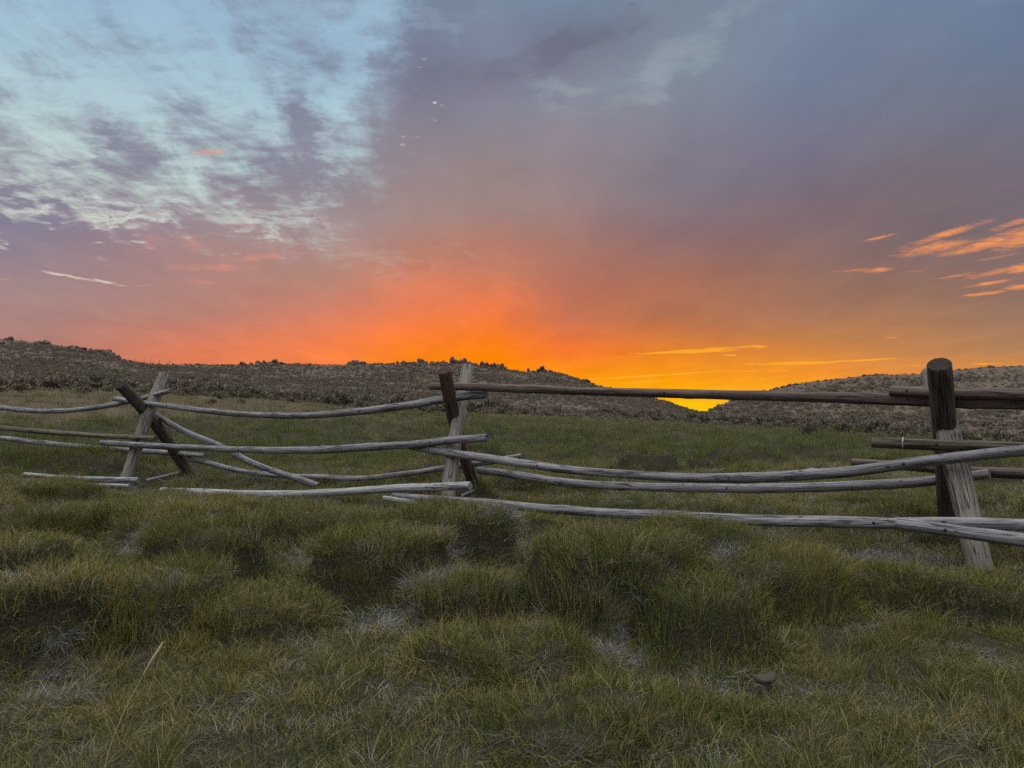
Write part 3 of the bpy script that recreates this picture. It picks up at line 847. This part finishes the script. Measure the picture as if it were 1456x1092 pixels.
# ------------------------------------------------------------------ boulders
def boulder_mesh(k):
    rg = np.random.default_rng(500 + k)
    import bmesh
    bm = bmesh.new(); bmesh.ops.create_icosphere(bm, subdivisions=3, radius=1)
    pl = []
    for _ in range(11):
        n = rg.normal(size=3); n /= np.linalg.norm(n); pl.append((n, rg.uniform(.42, .85)))
    for v in bm.verts:
        p = np.array(v.co)
        for n, dd in pl:
            s = p.dot(n) - dd
            if s > 0: p = p - n * s * .88
        p = p * (1 + .10 * math.sin(p[0] * 5 + k) * math.sin(p[1] * 4.3 + 2 * k) + rg.uniform(-.015, .015))
        v.co = Vector(p)
    me = bpy.data.meshes.new('boulder'); bm.to_mesh(me); bm.free(); me.materials.append(M_ROCK)
    me.polygons.foreach_set('use_smooth', np.zeros(len(me.polygons), bool))
    return me
BM = [boulder_mesh(k) for k in range(8)]
NB = [0]
def boulder(x, y, z, sx, sz, label, group):
    k = NB[0]; NB[0] += 1
    o = link('boulder', BM[k % 8]); o.location = (x, y, z)
    o.rotation_euler = (random.uniform(-.3, .3), random.uniform(-.3, .3), random.uniform(0, 6.28))
    o.scale = (sx, sx * random.uniform(.8, 1.1), sz); tag(o, label, 'boulder', group)
def ridge_rock(px, wpx, hpx, label, group):
    """a rock on the skyline; width and height above the ridge in photo pixels"""
    az = math.atan((px - 728) / F); D = float(np.interp(px, RX, RD)) - 1.5
    x, y = D * math.sin(az), D * math.cos(az); m = y / F
    g = gz(x, y); sz = max(hpx, wpx * .35) * m * .8
    sz *= 1.25
    boulder(x, y, g + hpx * m * 1.15 - sz * .82, wpx * m * .68, sz, label, group)
def slope_rock(px, py, wpx, label, group):
    h = hit(px, py, 40)
    if not h: return
    m = h[1] / F; s = wpx * m * .66
    boulder(h[0], h[1], h[2] + s * .15, s, s * .62, label, group)
g1 = 'boulders on the left-hand ridge'; l1 = 'dark weathered boulder on the ridge at the left edge'
for a in ((14, 9, 5), (52, 12, 3), (64, 10, 6), (56, 8, 4), (98, 7, 2), (108, 6, 3), (118, 10, 3), (128, 6, 4), (137, 9, 4), (146, 8, 5), (153, 7, 7), (158, 8, 5), (164, 4, 3), (168, 4.5, 5), (176, 4, 2), (183, 6, 2.5), (6, 8, 2), (30, 8, 2)):
    ridge_rock(*a, l1, g1)
for k in range(34):
    px = random.uniform(0, 160); y = np.interp(px, RX, RY) + random.uniform(2, 16 if px < 90 else 8); slope_rock(px, y, random.uniform(4, 9), l1, g1)
g2 = 'boulders of the low outcrop between left and middle posts'; l2 = 'rounded boulder in the low skyline outcrop between the left and middle posts'
for a in ((344, 6, 4.5), (340, 5, 2), (349, 5, 2), (357, 7, 3), (366, 9, 5), (376, 9, 5.5), (384, 8, 4), (390, 11, 7.5), (398, 9, 3.5), (404, 7, 2), (280, 5, 2), (432, 4, 1.5), (441, 5, 1.2)):
    ridge_rock(*a, l2, g2)
for k in range(10): slope_rock(random.uniform(355, 402), random.uniform(516, 521), random.uniform(5, 9), l2, g2)
g3 = 'boulders of the rocky knob behind the middle posts'; l3 = 'reddish grey boulder in the rocky knob behind the middle crossed posts'
for a in ((497, 7, 4), (503, 7, 5), (508, 6, 6.5), (513, 5, 4), (518, 6, 3.5), (532, 5, 1.5), (541, 6, 2), (558, 5, 2), (565, 4, 4), (573, 7, 4), (581, 7, 3), (590, 7, 2.5), (598, 9, 7), (604, 7, 3), (614, 6, 3.5), (622, 8, 3), (630, 8, 4), (642, 8, 8), (650, 7, 6), (656, 6, 6.5), (661, 6, 9), (667, 5, 4), (674, 8, 3)):
    ridge_rock(*a, l3, g3)
for k in range(95):
    px = random.gauss(620, 38); y = np.interp(px, RX, RY) + abs(random.gauss(0, 13)) + 2
    if 545 < px < 715: slope_rock(px, y, random.uniform(3.5, 9), l3, g3)
g4 = 'boulders on the skyline right of the middle posts'; l4 = 'dark boulder on the descending skyline just right of the middle crossed posts'
for a in ((685, 5, 6), (690, 6, 5), (694, 4, 6), (700, 7, 5), (703, 5, 7), (709, 7, 6), (714, 8, 7.5), (719, 6, 4), (751, 4.5, 5), (759, 5, 2), (765, 6, 4), (770, 8, 8.5), (775, 6, 4), (783, 6, 3), (790, 5, 2), (798, 5, 2), (806, 6, 2), (815, 5, 2), (822, 5, 2.5), (829, 5, 3), (835, 7, 5), (843, 4, 1.5), (855, 4, 1.5), (868, 3, 2)):
    ridge_rock(*a, l4, g4)
for k in range(22):
    px = random.uniform(735, 850); slope_rock(px, np.interp(px, RX, RY) + random.uniform(2, 14), random.uniform(3, 6), l4, g4)
g5 = 'boulders of the outcrop beside the gap'; l5 = 'dark jagged boulder in the outcrop where the right-hand hill drops to the gap'
for a in ((1010, 5, 3), (1016, 6, 3), (1021, 7, 4), (1026, 7, 2), (1062, 8, 4), (1069, 5, 2), (1080, 6, 2), (1086, 6, 2), (1097, 7, 2), (1104, 8, 3), (1115, 7, 2), (1122, 7, 3), (1131, 8, 2)):
    ridge_rock(*a, l5, g5)
for k in range(48):
    px = random.uniform(1012, 1085); slope_rock(px, np.interp(px, RX, RY) + random.uniform(1, 22) * (1 if px > 1030 else .5), random.uniform(4, 9), l5, g5)
g6 = 'stones along the right-hand ridge'; l6 = 'small dark stone on the skyline of the right-hand hill'
for k in range(26):
    ridge_rock(random.uniform(1140, 1456), random.uniform(3, 5), random.uniform(1, 2.4), l6, g6)
for a in ((1407, 6, 3), (1413, 5, 2), (1364, 5, 2)): ridge_rock(*a, l6, g6)
print('boulders', NB[0])

# ------------------------------------------------------------------ far wire fence on the left slope
def far_fence():
    def ridge_xy(px, py=None):
        if py is None:
            D = float(np.interp(px, RX, RD)) - .5; az = math.atan((px - 728) / F); return D * math.sin(az), D * math.cos(az)
        h = hit(px, py, 40); return h[0], h[1]
    spots = [ridge_xy(20, 511), ridge_xy(56, 511), ridge_xy(88, 513), ridge_xy(118, 513.5), ridge_xy(152, 515), ridge_xy(180, 518), ridge_xy(191), ridge_xy(204), ridge_xy(213), ridge_xy(226), ridge_xy(240)]
    root = bpy.data.objects.new('wire_fence', None); COL.objects.link(root)
    g0 = gz(*spots[0]); root.location = (spots[0][0], spots[0][1], g0)
    tag(root, 'thin far-off post and wire fence crossing the left-hand slope below the boulders', 'fence')
    O = np.array(root.location); tops = []
    for (x, y) in spots:
        z = gz(x, y); V = []; ff = []; cn = []
        for k, (h, r) in enumerate(((-.2, .045), (.95, .045), (1.0, .02))):
            for a in range(6): V.append((x + r * math.cos(a * 1.047) - O[0], y + r * math.sin(a * 1.047) - O[1], z + h - O[2]))
        for i in (0, 1):
            for a in range(6): ff += [i * 6 + a, i * 6 + (a + 1) % 6, (i + 1) * 6 + (a + 1) % 6, (i + 1) * 6 + a]; cn.append(4)
        ff += [12, 13, 14, 15, 16, 17]; cn.append(6)
        link('post', mesh_np('post', V, ff, cn, W_DARK), root); tops.append(np.array([x, y, z]) - O)
    for hh in (.4, .65, .88):
        V = []; ff = []; cn = []
        for p in tops:
            for a in range(4): V.append(p + np.array([0, .006 * math.cos(a * 1.57), hh + .006 * math.sin(a * 1.57)]))
        for i in range(len(tops) - 1):
            for a in range(4): ff += [i * 4 + a, i * 4 + (a + 1) % 4, (i + 1) * 4 + (a + 1) % 4, (i + 1) * 4 + a]; cn.append(4)
        link('wire', mesh_np('wire', V, ff, cn, M_IRON), root)
far_fence()

# ------------------------------------------------------------------ seed stalks, wood chip, stub
def stalk(pts, Y0, label, r=.0022, head=True):
    base = hit(pts[0][0], pts[0][1])
    m, t = (M_STRAW, None)
    ps = [P(x, y, Y0 + dy) for x, y, dy in pts]
    ps[0][2] = min(ps[0][2], gz(ps[0][0], ps[0][1]))
    c = catmull(ps, 26); V = []; ff = []; cn = []
    for i, p in enumerate(c):
        f = i / 25; rr = r * (1 - .6 * f)
        if head and f > .86: rr = r * (1 + .9 * math.sin((f - .86) / .14 * 3.14))
        for a in range(5): V.append(p + np.array([rr * math.cos(a * 1.257), rr * math.sin(a * 1.257), 0]) - c[0])
    for i in range(25):
        for a in range(5): ff += [i * 5 + a, i * 5 + (a + 1) % 5, (i + 1) * 5 + (a + 1) % 5, (i + 1) * 5 + a]; cn.append(4)
    o = link('seed_stalk', mesh_np('seed_stalk', V, ff, cn, M_STRAW, True)); o.location = c[0]
    tag(o, label, 'grass stalk', None)
M_STRAW = mat_plain('straw', (.34, .29, .17), .7)
stalk([(140, 1100, 0), (160, 1050, .02), (190, 985, .05), (222, 928, .08), (233, 912, .1)], 1.72, 'long pale dry seed stalk leaning right out of the grass at the bottom left', .0021)
def chip():
    h = hit(1090, 988); x, y, z, d = h
    rg = random.Random(4); V = []; ff = []; cn = []
    ring = [(-.036, -.030), (-.046, .012), (-.018, .026), (.012, .018), (.050, .030), (.034, -.006), (.006, -.034)]
    for zz, s in ((0, 1), (.014, .96), (.018, .85)):
        for (a, b) in ring: V.append((a * s, b * s, zz + a * .12 + rg.uniform(-.002, .002)))
    n = len(ring)
    for i in (0, 1):
        for k in range(n): ff += [i * n + k, i * n + (k + 1) % n, (i + 1) * n + (k + 1) % n, (i + 1) * n + k]; cn.append(4)
    ff += [2 * n + k for k in range(n)]; cn.append(n); ff += [k for k in range(n)][::-1]; cn.append(n)
    o = link('wood_chip', mesh_np('wood_chip', V, ff, cn, mat_plain('chip_wood', (.062, .052, .038), .95)))
    o.location = (x, y, z + .05); o.rotation_euler = (.1, .1, .15)
    tag(o, 'flat brown wood chip lying on the grass at the lower right', 'wood chip')
chip()
fallen([(1236, 806, 5.3), (1231, 783, 5.35)], .017, W_BLEACH, 'short bleached stub standing in the grass left of the right-hand crossed posts', clear=False, cat='stub')

# ------------------------------------------------------------------ sky
def build_world():
    w = bpy.data.worlds.new('World'); SC.world = w; w.use_nodes = True
    w.node_tree.nodes.clear(); t = NT(w.node_tree)
    dirv = t.n('ShaderNodeTexCoord').outputs['Generated']
    dn = t.n('ShaderNodeVectorMath', {0: dirv}, operation='NORMALIZE').outputs[0]
    sx = t.n('ShaderNodeSeparateXYZ', {0: dn})
    X, Y, Z = sx.outputs
    az = t.math('ARCTAN2', X, Y)
    el = t.math('ARCSINE', Z)
    # cloud-plane coordinates: clouds drift and shrink towards the horizon
    zz = t.math('ADD', t.math('MAXIMUM', Z, 0.0), .09)
    cl = t.n('ShaderNodeCombineXYZ', {0: t.math('DIVIDE', X, zz), 1: t.math('DIVIDE', Y, zz), 2: 0.0}).outputs[0]
    clr = t.n('ShaderNodeMapping', {'Vector': cl, 'Rotation': (0, 0, math.radians(35)), 'Scale': (1.0, .45, 1)}).outputs[0]
    warpn = t.n('ShaderNodeTexNoise', {'Vector': clr, 'Scale': 1.1, 'Detail': 4.0, 'Roughness': .55}).outputs[1]
    ae = t.n('ShaderNodeCombineXYZ', {0: az, 1: el, 2: 0.0}).outputs[0]
    wv = t.vm('MULTIPLY', t.vm('SUBTRACT', warpn, (.5, .5, .5)), (.10, .05, 0))
    elfade = t.mr(el, 0.02, .25)
    wv = t.vm('MULTIPLY', wv, t.n('ShaderNodeCombineXYZ', {0: elfade, 1: elfade, 2: 0.0}).outputs[0])
    aew = t.vm('ADD', ae, wv)
    sw = t.n('ShaderNodeSeparateXYZ', {0: aew})
    azw, elw = sw.outputs[0], sw.outputs[1]
    E = math.pi / 2
    def elp(px, py): return max(0.0, azel(px, py)[1] / E)
    fel = t.math('DIVIDE', elw, E, clamp=True)
    def column(px, stops, top):
        st = [(elp(px, y), lin(c)) for y, c in stops]
        st += [(.5, top[0]), (.8, top[1])]
        return t.ramp(fel, st)
    TOP = [(.20, .26, .36), (.30, .38, .52)]
    TOPL = [(.30, .42, .52), (.34, .44, .58)]
    cols = [
        (-250, [(0, (128, 138, 158)), (250, (138, 138, 155)), (340, (145, 136, 150)), (440, (168, 135, 135)), (520, (192, 130, 118)), (584, (205, 130, 110))], TOPL),
        (70, [(0, (130, 138, 160)), (250, (142, 142, 158)), (325, (134, 127, 147)), (375, (158, 134, 141)), (430, (167, 134, 131)), (480, (178, 129, 119)), (520, (200, 128, 108)), (584, (212, 128, 98))], TOPL),
        (280, [(0, (130, 138, 160)), (240, (132, 132, 150)), (320, (156, 138, 146)), (370, (172, 134, 130)), (440, (183, 131, 117)), (500, (224, 126, 90)), (584, (240, 130, 70))], TOPL),
        (470, [(0, (128, 138, 160)), (130, (130, 138, 158)), (240, (140, 138, 152)), (330, (165, 143, 143)), (400, (187, 136, 118)), (440, (208, 130, 106)), (490, (248, 131, 76)), (584, (255, 135, 20))], TOP),
        (590, [(0, (116, 130, 154)), (120, (120, 122, 143)), (230, (146, 134, 142)), (310, (164, 138, 134)), (370, (192, 128, 108)), (430, (231, 128, 90)), (480, (253, 128, 52)), (515, (255, 134, 0)), (584, (255, 150, 0))], TOP),
        (700, [(0, (124, 140, 161)), (70, (127, 136, 157)), (110, (122, 121, 141)), (160, (135, 136, 152)), (230, (148, 134, 136)), (300, (160, 134, 130)), (345, (180, 126, 111)), (385, (197, 128, 104)), (435, (238, 125, 76)), (480, (254, 126, 28)), (510, (255, 133, 0)), (584, (255, 160, 0))], TOP),
        (810, [(0, (118, 138, 160)), (60, (114, 117, 137)), (130, (132, 137, 152)), (200, (143, 134, 146)), (280, (150, 130, 131)), (340, (164, 121, 112)), (400, (181, 114, 95)), (450, (200, 115, 83)), (500, (250, 122, 48)), (535, (255, 150, 10)), (584, (255, 185, 0))], TOP),
        (950, [(0, (122, 136, 154)), (100, (132, 144, 157)), (200, (130, 128, 142)), (270, (129, 120, 132)), (330, (142, 112, 114)), (400, (170, 112, 92)), (450, (180, 114, 83)), (500, (232, 131, 40)), (545, (255, 162, 8)), (584, (255, 205, 10))], TOP),
        (1150, [(0, (120, 136, 158)), (100, (114, 129, 154)), (180, (120, 121, 142)), (260, (122, 111, 126)), (310, (128, 108, 114)), (380, (146, 111, 101)), (450, (171, 120, 91)), (490, (200, 130, 70)), (530, (246, 148, 44)), (584, (255, 185, 25))], TOP),
        (1300, [(0, (112, 130, 156)), (130, (117, 124, 143)), (250, (121, 109, 118)), (330, (124, 107, 111)), (400, (146, 112, 99)), (450, (168, 122, 92)), (500, (196, 133, 82)), (540, (232, 146, 62)), (584, (238, 150, 60))], TOP),
        (1440, [(0, (106, 124, 151)), (70, (105, 121, 147)), (140, (111, 115, 134)), (250, (118, 108, 120)), (330, (120, 106, 110)), (410, (143, 112, 101)), (455, (162, 122, 97)), (500, (182, 131, 90)), (525, (222, 144, 68)), (584, (225, 145, 65))], TOP),
        (2100, [(0, (105, 118, 140)), (250, (110, 110, 125)), (400, (130, 112, 112)), (584, (165, 125, 105))], TOP),
    ]
    deck = None; prev = None
    for (px, stops, top) in cols:
        a = azel(px, 400)[0]; c = column(px, stops, top)
        deck = c if deck is None else t.mix(t.mr(azw, prev, a, smooth=False), deck, c)
        prev = a
    clear = t.ramp(fel, [(elp(300, 584), lin((235, 195, 170))), (elp(300, 430), lin((222, 200, 184))), (elp(300, 330), lin((206, 212, 202))), (elp(300, 270), lin((194, 213, 210))), (elp(300, 200), lin((183, 208, 212))), (elp(300, 120), lin((169, 199, 213))),
                         (elp(300, 30), lin((157, 189, 211))), (.45, (.26, .40, .54)), (.8, (.32, .42, .56))])
    def blob(px, py, rx, ry, rot=0, inner=0.0, src=ae):
        a0, e0 = azel(px, py); a1, _ = azel(px + 10, py); _, e1 = azel(px, py - 10)
        kx, ky = (a1 - a0) / 10, (e1 - e0) / 10
        mp = t.n('ShaderNodeMapping', {'Vector': src, 'Location': (a0, e0, 0), 'Rotation': (0, 0, math.radians(rot)), 'Scale': (rx * kx, ry * ky, 1)}, vector_type='TEXTURE').outputs[0]
        ln = t.n('ShaderNodeVectorMath', {0: mp}, operation='LENGTH').outputs[1]
        return t.mr(ln, inner, 1, 1, 0)
    aef = t.vm('ADD', ae, t.vm('MULTIPLY', t.vm('SUBTRACT', warpn, (.5, .5, .5)), (.30, .14, 0)))
    aef = t.vm('ADD', aef, t.vm('MULTIPLY', t.vm('SUBTRACT', t.noise(cl, 7.0, 5, .65, 0, True), (.5, .5, .5)), (.19, .12, 0)))
    clw = t.n('ShaderNodeMapping', {'Vector': cl, 'Rotation': (0, 0, math.radians(-28)), 'Scale': (.45, 1.0, 1)}).outputs[0]
    n1 = t.noise(clr, 4.6, 9, .66, .7)
    n2 = t.noise(clw, 15.0, 6, .66, .5)
    f = t.math('ADD', t.math('MULTIPLY', t.math('SUBTRACT', n1, .5), 3.6), t.math('MULTIPLY', t.math('SUBTRACT', n2, .5), 1.7))
    f = t.math('MULTIPLY', f, t.math('MAXIMUM', blob(200, 200, 520, 420, 0, .5, ae), .4))
    plus = [(570, 20, 90, 150, -26, .0, .7), (150, 60, 580, 300, 0, .3, 1.05), (60, 250, 300, 90, 0, .3, .45), (480, 60, 140, 330, 20, .2, .1), (520, 130, 40, 230, -24, .1, .42), (420, 300, 130, 26, 20, 0, .55), (330, 285, 170, 30, 6, 0, .30),
            (215, 322, 120, 12, -5, 0, .8), (410, 328, 26, 9, 40, 0, .7), (680, 40, 120, 40, 10, 0, .2), (215, 428, 40, 5, -4, 0, .35),
            (480, 370, 60, 20, 10, 0, .18), (980, 40, 150, 50, 20, 0, .2), (650, 345, 60, 8, 5, 0, .1)]
    minus = [(170, 235, 90, 75, -20, .1, .85), (125, 200, 60, 35, 0, 0, .3), (455, 160, 70, 95, -20, 0, .75), (300, 190, 170, 60, 5, 0, .45), (140, 60, 180, 40, 14, 0, .22), (330, 70, 140, 40, 20, 0, .25), (60, 200, 50, 60, 0, 0, .15), (370, 250, 120, 40, 12, 0, .5), (0, 330, 260, 36, 0, .3, .8), (0, 90, 60, 60, 0, 0, .3),
             (850, 80, 290, 430, -24, .0, 1.6), (230, 150, 130, 50, 0, 0, .25), (1150, 420, 620, 230, 0, .6, .6), (1290, 130, 340, 190, 0, .3, .4), (250, 460, 700, 130, 0, .6, .7), (400, 15, 60, 40, 0, 0, .25), (205, 45, 60, 30, 0, 0, .18), (900, 300, 500, 120, 0, .4, .6)]
    for (x, y, rx, ry, ro, inn, wgt) in plus: f = t.math('MULTIPLY_ADD', blob(x, y, rx, ry, ro, inn, aef), wgt, f)
    for (x, y, rx, ry, ro, inn, wgt) in minus: f = t.math('MULTIPLY_ADD', blob(x, y, rx, ry, ro, inn, aef), -wgt, f)
    C = t.mr(f, -.25, 1.35)
    sky = t.mix(C, deck, clear)
    # soft lighter / darker folds in the deck
    sky = t.mix(1.0, sky, t.mix(t.mr(t.noise(clr, 3.1, 7, .6, .5), .25, .75, smooth=False), (.90, .90, .92), (1.09, 1.08, 1.06)), 'MULTIPLY')
    # lit streaks
    def layer(sky, blobs, noise, lo, hi, colr, amt, src=ae):
        m = None
        for (x, y, rx, ry, ro, wgt) in blobs:
            b = t.math('MULTIPLY', blob(x, y, rx, ry, ro, 0.0, src), wgt)
            m = b if m is None else t.math('MAXIMUM', m, b)
        mm = t.mr(t.math('ADD', m, t.math('MULTIPLY', t.math('SUBTRACT', noise, .5), 3.4)), lo, hi)
        mm = t.math('MULTIPLY', mm, t.mr(m, .04, .4))
        return t.mix(t.math('MULTIPLY', mm, amt), sky, lin(colr))
    sky = layer(sky, [(940, 105, 240, 60, 24, .7), (820, 140, 140, 40, 6, .6), (1060, 20, 200, 50, 22, .5), (660, 30, 150, 40, 0, .35)], t.math('MULTIPLY_ADD', n1, .6, t.math('MULTIPLY', n2, .4)), .0, 1.1, (152, 166, 174), .6, aef)
    sky = layer(sky, [(800, 62, 150, 36, 14, .7), (690, 110, 120, 40, 10, .5), (900, 35, 120, 26, 16, .5), (850, 165, 60, 20, 5, .4)], n1, .0, 1.0, (108, 108, 128), .6, aef)
    st = t.n('ShaderNodeMapping', {'Vector': ae, 'Rotation': (0, 0, math.radians(-6)), 'Scale': (14, 90, 1)}).outputs[0]
    sn = t.noise(st, 2.2, 6, .74, .9)
    st2 = t.n('ShaderNodeMapping', {'Vector': ae, 'Rotation': (0, 0, math.radians(-2)), 'Scale': (10, 130, 1)}).outputs[0]
    sn2 = t.noise(st2, 1.6, 6, .65, .5)
    sky = layer(sky, [(1330, 352, 110, 13, 6, .95), (1345, 333, 110, 9, 13, .85), (1450, 338, 80, 26, 10, 1.0), (1400, 347, 110, 13, 9, 1.0), (1248, 384, 34, 6, 0, .95), (1300, 386, 30, 3, 0, .5), (1410, 388, 80, 7, 8, .85), (1456, 380, 60, 12, 8, .95),
                      (1410, 402, 60, 5, 6, .9), (1405, 417, 60, 5, 3, .9), (1450, 408, 40, 8, 5, .9), (1250, 338, 40, 4, 8, .8), (1225, 384, 60, 4, 0, .6), (1420, 365, 60, 4, 6, .6), (1360, 392, 60, 3.5, 5, .6), (1440, 318, 70, 8, 12, .7), (1190, 386, 20, 3, 0, .5), (1268, 480, 16, 2.5, 0, .8)],
                t.math('MULTIPLY_ADD', sn, .6, t.math('MULTIPLY', t.noise(st, 6.5, 5, .7, .5), .4)), .08, 1.35, (250, 154, 88), .95)
    sky = layer(sky, [(990, 499, 170, 5, 2, 1.0), (1020, 496, 120, 4, 3, .8), (900, 507, 60, 4, 3, .5), (1130, 517, 120, 4, 0, .95), (1200, 514, 140, 3, 2, .6), (925, 534, 150, 4, 3, .95), (890, 524, 40, 3, 0, .5), (1060, 528, 160, 2.5, 0, .55), (1040, 505, 20, 2, 0, .6), (880, 545, 120, 6, 2, .5), (1340, 519, 160, 2.5, 0, .6)],
                sn2, .38, .7, (255, 172, 44), .85)
    sky = layer(sky, [(95, 392, 75, 4, -6, 1.0), (150, 401, 60, 4.5, -8, 1.1), (80, 389, 30, 3, -2, .6), (200, 405, 40, 3, 6, .6), (215, 428, 40, 4, -2, .35)], sn, .35, 1.15, (222, 208, 184), .9)
    sn3 = t.noise(clr, 9, 7, .65, .5)
    sky = layer(sky, [(302, 216, 60, 10, 8, .7), (310, 212, 45, 5, 12, .4), (205, 208, 22, 6, 0, .35), (212, 307, 16, 5, 0, .5), (380, 365, 110, 9, 9, .62), (300, 380, 130, 9, 4, .6), (290, 400, 60, 10, 2, .4), (4, 397, 30, 3, 0, .6), (250, 345, 180, 26, 4, .34), (340, 320, 60, 10, 4, .3)],
                t.math('MULTIPLY_ADD', sn, .5, t.math('MULTIPLY', sn3, .5)), .10, 1.0, (228, 146, 124), .6)
    # a few tiny lit puffs
    vo = t.n('ShaderNodeTexVoronoi', {'Vector': t.vm('MULTIPLY', ae, (1, 1.6, 1)), 'Scale': 68.0, 'Randomness': 1.0})
    wh = t.n('ShaderNodeTexWhiteNoise', {0: vo.outputs['Position']}).outputs[0]
    pf = t.math('MULTIPLY', t.mr(t.math('ADD', vo.outputs['Distance'], t.math('MULTIPLY', t.math('SUBTRACT', sn, .5), 1.1)), .06, .24, 1, 0), t.mr(wh, .15, .25))
    reg = t.math('MAXIMUM', blob(612, 128, 62, 26, -62, .3), t.math('MULTIPLY', blob(560, 202, 60, 22, 0, .2), .6))
    sky = t.mix(t.math('MULTIPLY', t.math('MULTIPLY', pf, reg), .8), sky, lin((224, 190, 180)))
    # glow of the set sun low over the ridge
    # ground half
    sky = t.mix(t.mr(el, -.12, -.01), (.05, .045, .04), sky)
    # light behind the viewer: open pale dusk sky
    backm = t.mr(Y, .25, -.5)
    backc = t.ramp(fel, [(0, (.17, .16, .18)), (.15, (.26, .26, .29)), (.4, (.70, .72, .78)), (.9, (2.0, 2.0, 2.05))])
    back2 = t.mix(1.0, backc, t.mix(n1, (.8, .8, .82), (1.2, 1.2, 1.2)), 'MULTIPLY')
    sky = t.mix(backm, sky, t.mix(t.mr(el, -.12, -.01), (.05, .045, .04), back2))
    sky = t.mix(t.mr(el, .55, 1.05), sky, (2.05, 2.05, 2.08))
    bg = t.n('ShaderNodeBackground', {'Color': sky, 'Strength': 1.0})
    o = t.n('ShaderNodeOutputWorld'); t.t.links.new(bg.outputs[0], o.inputs[0])
    w.cycles.sampling_method = 'NONE'
build_world()

sun = bpy.data.lights.new('sun', 'SUN'); sun.energy = .25; sun.angle = math.radians(12); sun.color = (1, .55, .25)
so = bpy.data.objects.new('sun', sun); COL.objects.link(so)
sa, se = math.radians(-2), math.radians(2.0)
so.rotation_euler = Vector((-math.sin(sa) * math.cos(se), -math.cos(sa) * math.cos(se), -math.sin(se))).to_track_quat('-Z', 'Y').to_euler()

SC.view_settings.view_transform = 'Standard'; SC.view_settings.look = 'None'
SC.view_settings.exposure = 0; SC.view_settings.gamma = 1
SC.cycles.use_adaptive_sampling = True; SC.cycles.adaptive_threshold = .01; SC.cycles.adaptive_min_samples = 12
SC.cycles.use_denoising = False
SC.cycles.max_bounces = 5; SC.cycles.diffuse_bounces = 3; SC.cycles.transparent_max_bounces = 4
